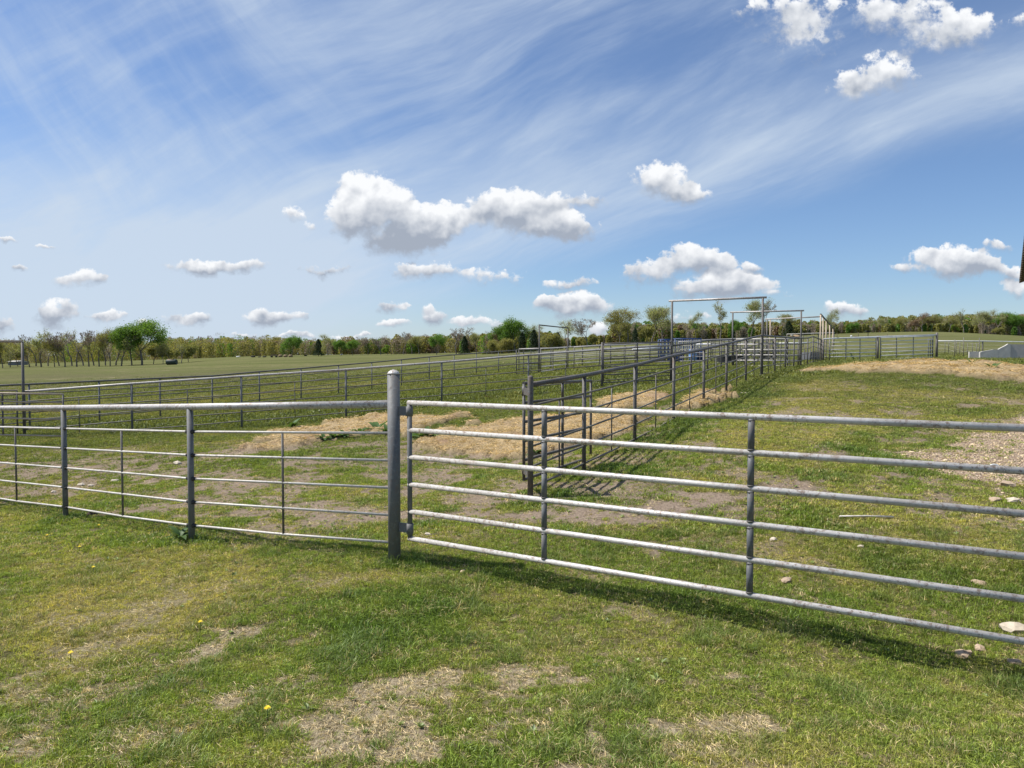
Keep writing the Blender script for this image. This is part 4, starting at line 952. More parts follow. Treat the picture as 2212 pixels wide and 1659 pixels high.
# cedar: conical, dense
def cedar_proto():
    rng = np.random.default_rng(5); H = 10; pts = []
    for k in range(900):
        z = rng.uniform(.04, 1) ** .9; r = (1 - z) ** .75 * 3.6 * (0.72 + .28 * rng.random()) * (.8 + .35 * math.sin(9 * z + 3 * rng.random())); a = rng.uniform(0, 6.28)
        pts.append((math.cos(a) * r, math.sin(a) * r, z * H))
    v, f = leaf_arrays(pts, 5, .22, .22, 6); cr_ = unlink(np_mesh('crown', v, f, M_CEDR))
    b = MB(); b.tube([(0, 0, -.3), (0, 0, 5), (0, 0, 9.4)], [.22, .14, .03], 6); protos['cedar'] = ([unlink(b.build('trunk', M_BARK)), cr_], 10)
cedar_proto()
TR = random.Random(77)
def tree(kind, px, base, top, Y, label, cat='tree', group=None, wide=1.0):
    parts, H = protos[kind]; q = at(px, base, Y); g = gz(q.x, q.y); h = at(px, top, Y).z - g
    root = empty({'cedar': 'cedar_tree', 'shrub': 'shrub', 'bright': 'green_bush' if h < 5 else 'leafy_tree', 'brown': 'brown_bush'}.get(kind, 'leafy_tree' if kind.startswith('leafy') else ('bare_tree' if kind.startswith('bare') else 'spring_tree')), (q.x, q.y, g))
    s = h / H; root.scale = (s * wide, s * wide, s); root.rotation_euler.z = TR.uniform(0, 6.28) if not kind.startswith('thin1') else TR.uniform(1.8, 3.6)
    tag(root, label, cat, group)
    for p_ in parts:
        c = p_.copy(); COL.objects.link(c); c.parent = root
    return root
GT = 'trees along the far pasture edge'
L = 'among the slender trees behind the left pasture'
# left stand
tree('leafy0', 306, 787, 694, 190, 'big fresh-green tree standing highest on the left skyline', wide=1.15)
tree('leafy1', 285, 787, 700, 192, 'green tree growing against the big fresh-green one', wide=.9)
for i, (px_, tp_y, kd, lab) in enumerate([
    (6, 732, 'olive0', 'olive tree at the very left edge behind the gate frame'), (22, 738, 'pale0', 'low pale tree beside the leftmost gate frame'), (40, 742, 'shrub', 'low shrub behind the leftmost gate frame post'),
    (64, 727, 'thin0', 'slender tree just right of the leftmost gate frame'), (78, 722, 'bare1', 'bare tree left of the narrow green tree'), (89, 710, 'thin0', 'narrow green-topped tree rising above the left bare ones'), (104, 722, 'bare1', 'bare tree right of the narrow green-topped tree'),
    (118, 728, 'olive1', 'low olive tree between bare ones, second right of the narrow green-topped tree'), (128, 724, 'thin0', 'slender pale tree left of the wide-forked bare one'), (140, 716, 'bare0', 'wide-forked bare tree in the left stand'), (155, 713, 'thin1', 'leaning slender tree right of the wide-forked bare one'), (166, 712, 'bare1', 'bare tree between the two leaning slender ones'), (180, 712, 'thin1', 'strongly leaning slender tree, right one of two leaning ones'),
    (192, 714, 'bare1', 'bare tree just right of the strongly leaning one'), (203, 716, 'thin0', 'slender pale tree right of the leaning ones'), (214, 718, 'bare1', 'bare tree midway between leaning trees and the big green one'), (228, 722, 'thin0', 'slender tree left of the olive-budded one'), (238, 710, 'olive1', 'olive-budded tree just left of the big green tree'), (250, 708, 'pale1', 'pale-budded tree touching the big green one'), (262, 712, 'thin0', 'slender tree standing against the big green one'),
    (330, 740, 'shrub', 'low shrub right under the big green tree'), (352, 742, 'olive1', 'low olive tree above the covered bale, left'), (368, 730, 'thin1', 'leaning slender tree above the covered bale'), (392, 738, 'thin0', 'slender tree right of the covered bale'), (408, 745, 'shrub', 'low shrub right of the covered bale')]):
    tree(kd, px_, 787, tp_y, 185 + (i * 37) % 25, lab, 'shrub' if kd == 'shrub' else 'tree', 'slender trees behind the left pasture', .8 if kd in ('olive0', 'olive1') else 1.0)
# centre
cen = [('leafy1', 629, 724, 215, 'round dark-green tree above the grey round bales'), ('cedar', 688, 733, 205, 'broad dark cedar right of the grey round bales'), ('pale0', 708, 722, 225, 'pale airy tree behind the broad dark cedar'),
       ('leafy1', 738, 733, 215, 'green tree above the lone white cow'), ('leafy0', 762, 735, 210, 'small dark-green tree right of the lone white cow'), ('bare0', 795, 727, 212, 'left of the low grey bare trees in mid picture'), ('bare0', 822, 727, 208, 'middle of the low grey bare trees in mid picture'), ('bare0', 845, 730, 210, 'right of the low grey bare trees in mid picture'),
       ('bright', 838, 746, 195, 'bright yellow-green bush in front of the grey bare trees'), ('bare1', 872, 722, 200, 'bare tree right of the bright green bush'), ('bare1', 890, 716, 205, 'tall bare tree left of the olive crown'), ('olive0', 905, 725, 195, 'olive tree between two bare ones'),
       ('leafy0', 943, 723, 180, 'domed green tree left of the forked bare tree'), ('bare0', 985, 706, 175, 'forked bare tree on the skyline above the pasture fence'), ('cedar', 1004, 726, 165, 'dark cedar beside the forked bare tree'), ('pale1', 1030, 718, 175, 'pale spring tree right of the dark cedar'),
       ('brown', 1052, 722, 150, 'red-brown bush left of the green thicket'), ('bare0', 1062, 712, 155, 'bare tree behind the red-brown bush'), ('leafy0', 1085, 707, 150, 'green tree in the thicket left of the tall green one'), ('leafy1', 1114, 686, 150, 'tallest green tree left of the lone gate frame', ),
       ('cedar', 1128, 718, 142, 'cedar under the tallest green tree'), ('cedar', 1153, 713, 140, 'dark cedar just left of the lone gate frame'), ('pale0', 1160, 702, 150, 'pale green tree behind the lone gate frame post'), ('shrub', 1068, 735, 140, 'olive shrub in the thicket'), ('shrub', 1100, 732, 138, 'olive shrub under the green trees'),
       ('shrub', 1188, 722, 140, 'dark shrub under the bar of the lone gate frame'), ('cedar', 1205, 718, 142, 'cedar under the bar of the lone gate frame'), ('pale0', 1222, 691, 150, 'pale budded tree behind the right post of the lone frame'),
       ('bare0', 1268, 686, 148, 'wide spreading bare tree right of the lone gate frame'), ('shrub', 1285, 722, 150, 'low shrub under the wide spreading bare tree'), ('shrub', 1250, 730, 155, 'small shrub under the spreading bare tree, left side')]
for kd, px_, tp_y, Y_, lab in cen:
    tree(kd, px_, 768, tp_y, Y_, lab, 'bush' if kd in ('shrub', 'bright', 'brown') else 'tree', GT, 1.15 if kd in ('bare0', 'bright') else 1.0)
rgt = [('olive0', 1355, 666, 160, 'large olive-budded oak left of the tall gate frame', 1.1), ('olive1', 1338, 690, 158, 'lower olive tree leaning from the large oak', 1), ('cedar', 1372, 708, 155, 'dark cedar under the large olive-budded oak', .8), ('pale1', 1408, 662, 165, 'pale-crowned tree right of the large oak', 1.1),
       ('pale1', 1432, 661, 168, 'pale-crowned tree just left of the tall gate frame', .9), ('shrub', 1400, 706, 160, 'olive shrub under the pale-crowned trees', 1), ('pale0', 1502, 674, 165, 'budding tree inside the tall gate frame, left', .7), ('thin0', 1556, 648, 160, 'tall thin tree in the middle of the tall gate frame', .8),
       ('pale1', 1622, 647, 160, 'tall thin tree just left of the right post', .9), ('bare1', 1652, 651, 162, 'bare tree right behind the right post', 1), ('leafy0', 1590, 692, 158, 'green tree between the two thin ones', .8), ('olive0', 1690, 678, 162, 'olive tree between the second and third frames', 1),
       ('cedar', 1704, 694, 155, 'dark cedar behind the farthest gate frame', 1.3), ('cedar', 1748, 712, 165, 'low dark cedar near the row of tall posts', 1), ('pale0', 1795, 667, 165, 'airy tree right of the row of tall posts', .8)]
for kd, px_, tp_y, Y_, lab, wd in rgt:
    tree(kd, px_, 735, tp_y, Y_, lab, 'bush' if kd == 'shrub' else 'tree', GT, wd)
for i, (kd, px_, tp_y, lab) in enumerate([('leafy1', 1850, 696, 'rounded dark-green tree above the left silver gate'), ('pale1', 1900, 688, 'pale windblown tree above the right silver gate'), ('olive0', 1955, 686, 'olive tree above the end of the silver gates'), ('brown', 1992, 676, 'brown-budded tall tree on the hill'), ('olive1', 2012, 679, 'olive tree beside the brown-budded tall tree'),
       ('olive0', 2050, 684, 'olive tree in the dip of the hill skyline'), ('thin0', 2082, 668, 'thin tree rising above the hill wood'), ('bright', 2062, 702, 'yellow-green bush at the foot of the hill wood'), ('pale1', 2122, 671, 'pale tree left of the rightmost green one'), ('thin0', 2150, 670, 'thin pale tree left of the rightmost green one'), ('leafy0', 2180, 676, 'full green tree at the right edge of the hill'),
       ('leafy1', 2205, 680, 'green tree cut by the right edge'), ('cedar', 2128, 712, 'small dark cedar on the hill edge'), ('shrub', 2160, 708, 'low shrub along the hill edge')]):
    tree(kd, px_, 722, tp_y, 186 + (i * 13) % 12, lab, 'bush' if kd in ('shrub', 'bright') else 'tree', 'trees on the hill to the right', 1.15)

# woods behind: one mass
def woods(name, spec, seed):
    rng = np.random.default_rng(seed); V_ = []; C_ = []
    for (px0, px1, top0, top1, Y, dens) in spec:
        n = int((px1 - px0) * dens)
        for k in range(n):
            f = rng.random(); px_ = px0 + (px1 - px0) * f; Yk = Y * rng.uniform(.97, 1.12); q = at(px_, 780, Yk); g = gz(q.x, q.y)
            tp_ = (top0 + (top1 - top0) * f) + rng.normal(0, 4.0) + 1.5; h = max(2.2, at(px_, tp_, Yk).z - g)
            w = h * rng.uniform(.20, .42); m = 300
            zz_ = rng.uniform(.0, 1, m) ** .75; prof = np.sqrt(np.clip(1 - (zz_ * 1.7 - .75) ** 2, .05, 1)) * w
            a = rng.uniform(0, 6.28, m); rr_ = prof * np.sqrt(rng.uniform(.1, 1, m))
            c = np.stack([q.x + np.cos(a) * rr_, q.y + np.sin(a) * rr_ * .8, g + zz_ * h], 1)
            V_.append(c); kind = rng.choice(4, p=[.56, .13, .26, .05]); C_.append(np.full(m, kind))
    c = np.concatenate(V_); kk = np.concatenate(C_); n = len(c)
    a = rng.normal(0, 1, (n, 3)); a[:, 2] *= 1.4; a /= np.linalg.norm(a, axis=1)[:, None]; b = np.cross(a, rng.normal(0, 1, (n, 3))); b /= np.linalg.norm(b, axis=1)[:, None]
    s = rng.uniform(.12, .34, (n, 1)); thin = (kk == 2)[:, None]; a = a * s * np.where(thin, 2.2, 1); b = b * s * np.where(thin, .12, .6)
    v = np.stack([c - a, c + b, c + a, c - b], 1).reshape(-1, 3); f = np.arange(n * 4).reshape(n, 4)
    o = np_mesh(name, v, f, M_LOLV); me = o.data
    for m_ in (M_LSPR, M_TWIG, M_BRNL): me.materials.append(m_)
    me.polygons.foreach_set('material_index', kk.astype(np.int32)); tag(o, kind='stuff'); return o
w1 = woods('woodland', [(-80, 60, 738, 740, 300, .9), (60, 350, 741, 738, 300, .8), (350, 620, 733, 733, 300, 1.0), (380, 620, 740, 738, 285, .6), (620, 700, 738, 736, 290, 1.0), (700, 860, 738, 733, 250, 1.0), (850, 1060, 730, 728, 215, 1.0),
    (1040, 1200, 722, 722, 165, .9), (1195, 1320, 735, 735, 175, .4)], 3); w1['label'] = 'hazy olive woods across the far side of the pasture'; w1['category'] = 'woods'
w2 = woods('woodland', [(1325, 1450, 702, 700, 180, .9), (1440, 1800, 704, 698, 185, 1.1), (1790, 1930, 700, 692, 215, 1.2), (1900, 2060, 690, 686, 210, 1.2), (2040, 2340, 687, 683, 205, 1.2), (1440, 1800, 716, 712, 170, .6), (1830, 2300, 705, 706, 198, .7)], 4)
w2['label'] = 'olive woods on the hill behind the pens'; w2['category'] = 'woods'

# ------------------------------------------------------------------ rocks, dung, weeds, flowers
def stone(px, py, wpx, label, m=M_STONE, seed=0, name='stone', cat='stone', flat=.5, sub=2):
    q = gp(px, py + wpx * .15); w = wpx * q.y / F / 2
    o = lump(name, (q.x, q.y, q.z + w * flat * .28), (w, w * .8, w * flat), m, label, cat, seed, sub, .26); return o
for i, a in enumerate([(1671, 1164, 18, 'small pale stone right of the long gate\'s second brace'), (1698, 1253, 30, 'tan stone lying in grass between two gate rails'), (2115, 1259, 34, 'jagged tan stone in long grass near the right edge'),
    (2190, 1357, 58, 'largest pale rock, at the right edge by the lowest gate rail'), (2081, 1412, 42, 'pointed rock in the gate shadow'), (2116, 1399, 28, 'flat stone behind the pointed rock'), (2192, 1430, 32, 'brownish stone at the right edge under the gate'),
    (1002, 1233, 20, 'small tan stone in grass just right of the thick post'), (924, 1154, 14, 'tiny white stone under the gate near its hinge'), (1860, 1180, 16, 'flat pale stone between the gate rails'),
    (175, 1046, 16, 'white stone left of two pale ones in the pen'), (196, 1049, 14, 'pale stone in the pen right of the white one'), (248, 1038, 17, 'flat white stone in the pen left of the thin stay'), (384, 1000, 20, 'pale flat stone in the pen behind the second fence post'),
    (116, 1062, 12, 'small pale stone in the pen at far left'), (1405, 1100, 16, 'small stone in the bare dirt of the pen'), (2151, 1079, 26, 'yellowish rock at the gravel edge'), (2175, 1045, 36, 'large yellowish rock on the gravel'), (2190, 1080, 30, 'pale rock at the lower gravel edge'),
    (1590, 850, 9, 'white stone left in a row of pale stones behind the middle fence'), (1603, 849, 10, 'white stone in the middle of the row behind the middle fence'), (1611, 850, 9, 'white stone right in the row behind the middle fence'), (2165, 1235, 14, 'small stone in grass left of the right edge')]):
    stone(a[0], a[1], a[2], a[3], M_STONEW if 'white' in a[3] or 'pale' in a[3] else M_STONE, i + 3)
stone(199, 1110, 22, 'red-brown rock under the lowest rail of the near fence', M_DUNG, 50, flat=.6)
for i, a in enumerate([(1783, 792, 9, 'dark manure clod at the left end of the right straw'), (1862, 789, 9, 'dark clod on the straw left of the middle one'), (1894, 784, 12, 'dark clod on the crest of the straw'), (2030, 797, 22, 'wide dark clod in the right straw'), (2035, 778, 22, 'dark lump on top of the right straw'),
    (2063, 789, 13, 'round clod right of the wide one'), (2090, 831, 11, 'dark clod in the grass below the right straw'), (1090, 914, 10, 'dark clod in the straw behind the narrow gate'), (1535, 1123, 22, 'dark dropping on the bare dirt behind the gate')]):
    stone(a[0], a[1], a[2], a[3], M_DUNG, i + 70, 'manure_clod', 'manure', .45)
# dock plants
def dock(px, py, hpx, label, seed):
    q = gp(px, py); rnd = random.Random(seed); L_ = 1.7 * hpx * q.y / F
    r = empty('dock_plant', q); tag(r, label, 'weed', 'broad-leaved weeds on the straw')
    for k in range(rnd.randint(15, 22)):
        a = rnd.uniform(0, 6.28); tilt = rnd.uniform(.25, 1.2); l = L_ * rnd.uniform(.7, 1.3); w = l * .15
        dh = Vector((math.cos(a), math.sin(a), 0)); sd_ = Vector((-math.sin(a), math.cos(a), 0)); vs = []; n = 5
        for i in range(n + 1):
            f = i / n; ang = tilt + f * .55; c = q + dh * (l * f * math.sin(ang)) + Vector((0, 0, l * f * math.cos(ang) + .01))
            ww = w * math.sin(math.pi * min(1, .08 + f * .92)) ** .7
            vs += [c - sd_ * ww + Vector((0, 0, ww * .35)), c, c + sd_ * ww + Vector((0, 0, ww * .35))]
        fs = []
        for i in range(n): fs += [(i * 3, i * 3 + 1, i * 3 + 4, i * 3 + 3), (i * 3 + 1, i * 3 + 2, i * 3 + 5, i * 3 + 4)]
        b = MB(); b.add(vs, fs, True); b.build('leaf', M_DOCK, r)
for i, a in enumerate([(630, 930, 17, 'dark dock plant at the left end of the straw'), (700, 953, 14, 'left of the row of docks along the straw edge'), (722, 950, 13, 'second dock from the left in the row on the straw edge'), (748, 946, 15, 'middle dock of the row on the straw edge'), (778, 940, 14, 'right dock of the row on the straw edge'),
    (815, 935, 22, 'large dock plant just left of the thick post'), (835, 938, 18, 'dock partly hidden by the thick post'), (918, 955, 24, 'large dock plant right of the narrow stile of the gate'), (905, 944, 14, 'small dock behind the large one right of the post'), (1158, 985, 18, 'dock growing at the foot of the middle fence end'),
    (2146, 803, 14, 'dock plant on the right straw below the trough'), (2098, 789, 9, 'small dock left on the right straw crest'), (2178, 795, 11, 'dock in the weeds under the concrete trough'), (2200, 797, 12, 'rightmost dock under the concrete trough'), (1490, 870, 9, 'small dock in straw behind the middle fence'), (388, 1166, 20, 'low broad weed at the foot of the second fence post'), (2120, 812, 8, 'small dock below the right straw')]):
    dock(*a[:4], seed=i + 5)
def flower(px, py, label):
    q = gp(px, py); r = empty('dandelion', q); tag(r, label, 'flower', 'dandelions in the near grass'); s = max(.016, 5.0 * q.y / F / 2 * .9)
    pipe('stem', [q + Vector((0, 0, -.01)), q + Vector((0, 0, .062))], .0025, M_DOCK, r, 5)
    b = MB(); c = q + Vector((0, 0, .062))
    for ring, (rd, hz) in enumerate(((1.0, 0.002), (.6, .010))):
        for k in range(12):
            a = 6.283 * k / 12 + ring * .26; a2 = a + .42
            b.add([c + Vector((0, 0, hz)), c + Vector((math.cos(a) * s * rd, math.sin(a) * s * rd, hz + .004)), c + Vector((math.cos(a2) * s * rd, math.sin(a2) * s * rd, hz + .004))], [(0, 1, 2)])
    b.build('petals', M_YEL, r)
for a in [(433, 1364, 'yellow dandelion above the bare streak on the left'), (153, 1433, 'yellow dandelion low at the left'), (578, 1560, 'yellow dandelion at the lower left by the dry patch'), (202, 1241, 'yellow dandelion left, lowest of three near the fence'), (172, 1195, 'yellow dandelion left, middle of three near the fence'), (102, 1170, 'yellow dandelion left, nearest the fence'), (214, 1147, 'small yellow dandelion just below the near fence')]:
    flower(*a)
q = gp(1870, 1123); t_ = pipe('stick', [(q.x - .28, q.y, q.z + .03), (q.x, q.y - .01, q.z + .035), (q.x + .28, q.y - .03, q.z + .03)], .010, M_ROD, None, 8); tag(t_, 'pale straight stick lying in grass behind the gate', 'stick')

# ------------------------------------------------------------------ grass blades and straw stalks
def tuft(name, m, n, h, rad, w, seed, bend=.5, flat=False):
    rng = np.random.default_rng(seed); V_ = []; F_ = []; B_ = []; k0 = 0
    for i in range(n):
        a = rng.uniform(0, 6.28); r = rad * math.sqrt(rng.random()); base = np.array([math.cos(a) * r, math.sin(a) * r, -.01])
        hh = h * rng.uniform(.45, 1.15); la = rng.uniform(0, 6.28); lean = rng.uniform(.05, bend); wd = w * rng.uniform(.7, 1.3)
        fa = rng.uniform(0, 3.14); side = np.array([math.cos(fa), math.sin(fa), 0]) * wd / 2; br = rng.random()
        ld = np.array([math.cos(la), math.sin(la), 0])
        if flat:
            c = base + [0, 0, rng.uniform(0.0, h * .35)]; d = ld * hh + np.array([0, 0, rng.uniform(-.1, .35) * hh]); sd_ = np.cross(ld, [0, 0, 1]) * wd / 2 + np.array([0, 0, wd * .3])
            vs = [c - sd_, c + sd_, c + d + sd_, c + d - sd_]; V_ += vs; F_.append((k0, k0 + 1, k0 + 2, k0 + 3)); B_ += [br] * 4; k0 += 4; continue
        p1 = base + ld * lean * hh * .35 + [0, 0, hh * .55]; p2 = base + ld * lean * hh * 1.15 + [0, 0, hh * (1 - lean * .35)]
        V_ += [base - side, base + side, p1 + side * .75, p1 - side * .75, p2]; F_ += [(k0, k0 + 1, k0 + 2, k0 + 3), (k0 + 3, k0 + 2, k0 + 4, k0 + 4)]
        B_ += [br] * 5; k0 += 5
    me = bpy.data.meshes.new(name); me.from_pydata([tuple(v) for v in V_], [], [f if len(set(f)) == 4 else f[:3] for f in F_])
    at_ = me.attributes.new('blade', 'FLOAT', 'POINT'); at_.data.foreach_set('value', np.array(B_, np.float32)); me.materials.append(m)
    return bpy.data.objects.new(name, me)
def scatter(name, protos_, P_, scale, idx, tint, seed):
    rng = np.random.default_rng(seed); n = len(P_)
    me = bpy.data.meshes.new(name); me.vertices.add(n); me.vertices.foreach_set('co', P_.astype(np.float32).ravel())
    a = me.attributes.new('rot', 'FLOAT_VECTOR', 'POINT'); r3 = np.stack([rng.normal(0, .12, n), rng.normal(0, .12, n), rng.uniform(0, 6.28, n)], 1); a.data.foreach_set('vector', r3.astype(np.float32).ravel())
    a = me.attributes.new('scl', 'FLOAT', 'POINT'); a.data.foreach_set('value', scale.astype(np.float32))
    a = me.attributes.new('idx', 'INT', 'POINT'); a.data.foreach_set('value', idx.astype(np.int32))
    a = me.attributes.new('tint', 'FLOAT_COLOR', 'POINT'); c4 = np.ones((n, 4), np.float32); c4[:, :3] = tint; a.data.foreach_set('color', c4.ravel())
    o = bpy.data.objects.new(name, me); COL.objects.link(o)
    pc = bpy.data.collections.new(name + '_tufts')
    for k, p_ in enumerate(protos_): p_.name = '%s_tuft_%s' % (name, 'abcdefgh'[k]); pc.objects.link(p_)
    ng = bpy.data.node_groups.new(name + '_scatter', 'GeometryNodeTree')
    ng.interface.new_socket('Geometry', in_out='INPUT', socket_type='NodeSocketGeometry'); ng.interface.new_socket('Geometry', in_out='OUTPUT', socket_type='NodeSocketGeometry')
    N_ = ng.nodes; Lk = ng.links; gi = N_.new('NodeGroupInput'); go = N_.new('NodeGroupOutput')
    ci = N_.new('GeometryNodeCollectionInfo'); ci.inputs[0].default_value = pc; ci.inputs['Separate Children'].default_value = True; ci.inputs['Reset Children'].default_value = True
    ip = N_.new('GeometryNodeInstanceOnPoints'); ip.inputs['Pick Instance'].default_value = True
    def attr(nm, ty):
        x = N_.new('GeometryNodeInputNamedAttribute'); x.data_type = ty; x.inputs[0].default_value = nm; return x.outputs[0]
    Lk.new(gi.outputs[0], ip.inputs['Points']); Lk.new(ci.outputs[0], ip.inputs['Instance']); Lk.new(attr('idx', 'INT'), ip.inputs['Instance Index'])
    er_ = N_.new('FunctionNodeEulerToRotation'); Lk.new(attr('rot', 'FLOAT_VECTOR'), er_.inputs[0]); Lk.new(er_.outputs[0], ip.inputs['Rotation'])
    Lk.new(attr('scl', 'FLOAT'), ip.inputs['Scale']); Lk.new(ip.outputs[0], go.inputs[0])
    md = o.modifiers.new('scatter', 'NODES'); md.node_group = ng
    return o
rng = np.random.default_rng(2024)
def spread(y0, y1, dens, half=0.76, pad=1.0):
    area = ((half * y1 + pad) + (half * y0 + pad)) * (y1 - y0); n = int(area * dens)
    y = np.sqrt(rng.uniform((y0 + pad / half) ** 2, (y1 + pad / half) ** 2, n)) - pad / half; x = rng.uniform(-1, 1, n) * (half * y + pad)
    return x, y
bands = [(1.9, 4.6, 2900, .82), (4.6, 7.5, 1700, .95), (7.5, 13, 520, 1.4), (13, 22, 170, 2.2), (22, 36, 60, 3.2), (36, 78, 13, 5.2)]
PX, PY, SCL = [], [], []
for y0, y1, dn_, sc_ in bands:
    x, y = spread(y0, y1, dn_); PX.append(x); PY.append(y); SCL.append(np.full(len(x), sc_))
x = np.concatenate(PX); y = np.concatenate(PY); sc_ = np.concatenate(SCL)
straw, dirt, dry, yel, lush, grav, brown = masks(x, y)
cover = (1 - straw * .97) * (1 - dirt * .93) * (1 - dry * .80) * (1 - grav * .92)
keep = rng.random(len(x)) < cover * (1 - sst(np.hypot(x, y), 44, 78))
x, y, sc_, yel, lush, dry, dirt, brown = [q[keep] for q in (x, y, sc_, yel, lush, dry, dirt, brown)]
z = ground_z(x, y)
clump = sst(fb(x, y, 3.1, 131, 3), .57, .72)
vn = rng.random(len(x)); vv = fb(x, y, 2.0, 151, 4)
cG = np.array([.225, .305, .052]); cY = np.array([.56, .500, .145]); cD = np.array([.080, .155, .028]); cB = np.array([.150, .220, .075]); cS = np.array([.52, .44, .26])
tint = cG[None] + (cY - cG)[None] * np.clip(yel * .85 + (vn - .5) * .45 + (vv - .5) * .6, 0, 1)[:, None]
tint = tint + (cD - tint) * np.clip(lush * .72, 0, 1)[:, None]
tint = tint + (cB - tint) * (clump * .5)[:, None]
deadp = (rng.random(len(x)) < (.12 + .22 * yel + .4 * dry + .2 * dirt) * (1 - .6 * lush) * np.where(sc_ > 2, .15, 1)); tint[deadp] = cS * (0.6 + .6 * rng.random(deadp.sum()))[:, None]
dull = sst(np.hypot(x, y), 8, 26)[:, None]; tint = tint * (1 - dull) + (tint * .42 + np.array([.14, .135, .052])[None] * .58) * dull
tint *= (0.70 + .60 * rng.random(len(x)))[:, None]
hs = sc_ ** .55 * (0.72 + .50 * lush + .18 * clump - .18 * yel) * rng.uniform(.7, 1.25, len(x)) * (1 - .35 * np.maximum(dry, dirt))
wide = sc_ / sc_ ** .55
idx = np.where(sc_ < 1.2, rng.integers(0, 3, len(x)), np.where(sc_ < 3, rng.integers(3, 5, len(x)), rng.integers(5, 7, len(x))))
idx = np.where((clump > .4) & (sc_ < 1.2) & (rng.random(len(x)) < .22), 7, idx)
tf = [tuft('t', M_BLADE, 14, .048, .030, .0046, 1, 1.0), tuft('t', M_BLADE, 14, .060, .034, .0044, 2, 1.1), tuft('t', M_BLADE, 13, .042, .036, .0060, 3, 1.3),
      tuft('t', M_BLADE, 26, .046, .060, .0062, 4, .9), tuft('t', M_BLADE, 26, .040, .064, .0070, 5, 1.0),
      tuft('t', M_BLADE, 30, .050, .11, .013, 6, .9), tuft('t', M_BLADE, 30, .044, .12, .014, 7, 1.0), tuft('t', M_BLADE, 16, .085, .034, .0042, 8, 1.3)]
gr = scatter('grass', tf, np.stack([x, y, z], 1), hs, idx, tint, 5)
tag(gr, 'short spring grass growing over the pens and lawn', 'grass', kind='stuff')
print('tufts', len(x))
# straw stalks on straw, dry and bare patches
xs, ys, ss_ = [], [], []
for y0, y1, dn_, sc__ in [(1.9, 4.6, 900, 1.0), (4.6, 8, 480, 1.2), (8, 16, 200, 1.9), (16, 32, 60, 3.2)]:
    a, b_ = spread(y0, y1, dn_); xs.append(a); ys.append(b_); ss_.append(np.full(len(a), sc__))
x = np.concatenate(xs); y = np.concatenate(ys); sc_ = np.concatenate(ss_)
straw, dirt, dry, yel, lush, grav, brown = masks(x, y)
keep = rng.random(len(x)) < np.clip(straw + dry * .85 + dirt * .10 + .05 * yel, 0, 1)
x, y, sc_, straw, dry = [q[keep] for q in (x, y, sc_, straw, dry)]
z = ground_z(x, y) + straw * (0.06 + 0.26 * (fb(x, y, 1.6, 77, 4) - .3)); tn = np.array([.50, .40, .235])[None] * (.55 + .7 * rng.random(len(x)))[:, None]
tn = np.where((straw > .4)[:, None], np.array([.58, .42, .21])[None] * (.5 + .75 * rng.random(len(x)))[:, None], tn)
st = [tuft('s', M_STRAWB, 22, .040, .055, .0018, 21, 1, True), tuft('s', M_STRAWB, 22, .030, .055, .0020, 22, 1, True)]
so = scatter('straw', st, np.stack([x, y, z], 1), sc_ ** .8, rng.integers(0, 2, len(x)), tn, 6)
tag(so, 'loose golden straw and dead stalks on the ground', 'straw', kind='stuff'); print('stalks', len(x))
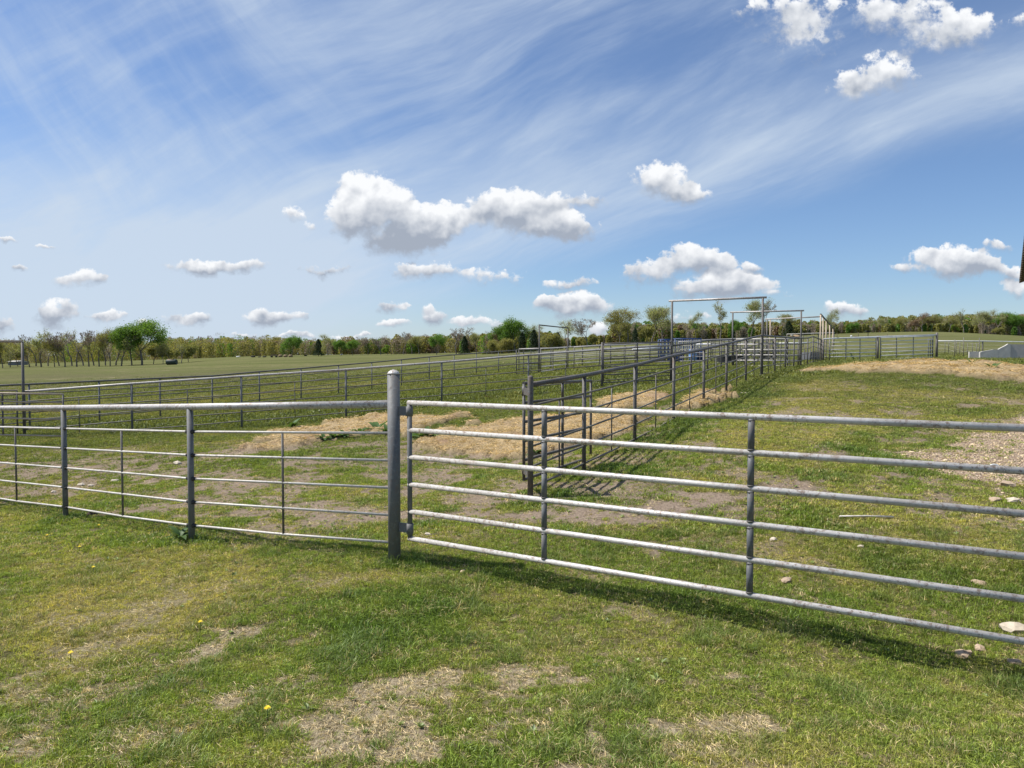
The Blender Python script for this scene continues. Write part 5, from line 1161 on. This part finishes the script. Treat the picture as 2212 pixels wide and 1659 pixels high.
# low rosettes through the lawn
def rosette(name, seed, n, l, w):
    rnd = random.Random(seed); V_ = []; F_ = []; B_ = []
    for i in range(n):
        a = rnd.uniform(0, 6.28); ti = rnd.uniform(.75, 1.35); L2 = l * rnd.uniform(.6, 1.15); k0 = len(V_)
        d_ = Vector((math.cos(a) * math.sin(ti), math.sin(a) * math.sin(ti), math.cos(ti))); sd_ = Vector((-math.sin(a), math.cos(a), 0)); ww = w * rnd.uniform(.7, 1.2)
        b0 = Vector((0, 0, .012)); m_ = b0 + d_ * L2 * .55; e_ = b0 + d_ * L2 - Vector((0, 0, L2 * .15))
        V_ += [b0, m_ - sd_ * ww, e_, m_ + sd_ * ww]; F_.append((k0, k0 + 1, k0 + 2, k0 + 3)); B_ += [rnd.random()] * 4
    me = bpy.data.meshes.new(name); me.from_pydata([tuple(v) for v in V_], [], F_)
    at_ = me.attributes.new('blade', 'FLOAT', 'POINT'); at_.data.foreach_set('value', np.array(B_, np.float32)); me.materials.append(M_BLADE)
    return bpy.data.objects.new(name, me)
xw, yw = spread(2.0, 16, 22); nz_ = fb(xw, yw, .9, 401, 4); mk = masks(xw, yw)
kp = (rng.random(len(xw)) < sst(nz_, .45, .62) * .9 + .06) & (mk[0] < .6) & (mk[5] < .5); xw, yw = xw[kp], yw[kp]
tw_ = np.array([.21, .275, .085])[None] * (.7 + .6 * rng.random(len(xw)))[:, None]
wd_ = scatter('weeds', [rosette('w', 1, 12, .055, .011), rosette('w', 2, 16, .04, .013), rosette('w', 3, 9, .075, .012)], np.stack([xw, yw, ground_z(xw, yw)], 1), rng.uniform(.3, .72, len(xw)), rng.integers(0, 3, len(xw)), tw_, 9)
tag(wd_, 'low broad-leaved weeds dotted through the near grass', 'weeds', kind='stuff')
# gravel stones
xg = rng.uniform(5.0, 13, 30000); yg = rng.uniform(5.5, 15.5, 30000); mk = masks(xg, yg)
kp = (rng.random(len(xg)) < mk[5] * .9 + .012) & (xg < .78 * yg + 1); xg, yg = xg[kp], yg[kp]
import bmesh
gst = []
for k in range(3):
    bm = bmesh.new(); bmesh.ops.create_icosphere(bm, subdivisions=1, radius=.5)
    rr2 = random.Random(k)
    for v in bm.verts: v.co = Vector((v.co.x * rr2.uniform(.8, 1.2), v.co.y * rr2.uniform(.7, 1.1), v.co.z * rr2.uniform(.4, .8)))
    me = bpy.data.meshes.new('pebble'); bm.to_mesh(me); bm.free()
    a_ = me.attributes.new('blade', 'FLOAT', 'POINT'); a_.data.foreach_set('value', np.full(len(me.vertices), .5, np.float32)); me.materials.append(M_STRAWB); gst.append(bpy.data.objects.new('pebble', me))
tg = np.array([.66, .53, .39])[None] * (.5 + .75 * rng.random(len(xg)))[:, None]
go_ = scatter('gravel', gst, np.stack([xg, yg, ground_z(xg, yg) + .004], 1), rng.uniform(.012, .038, len(xg)) * np.where(rng.random(len(xg)) < .05, 2, 1), rng.integers(0, 3, len(xg)), tg, 8)
tag(go_, 'loose tan gravel at the right edge behind the gate', 'gravel', kind='stuff')
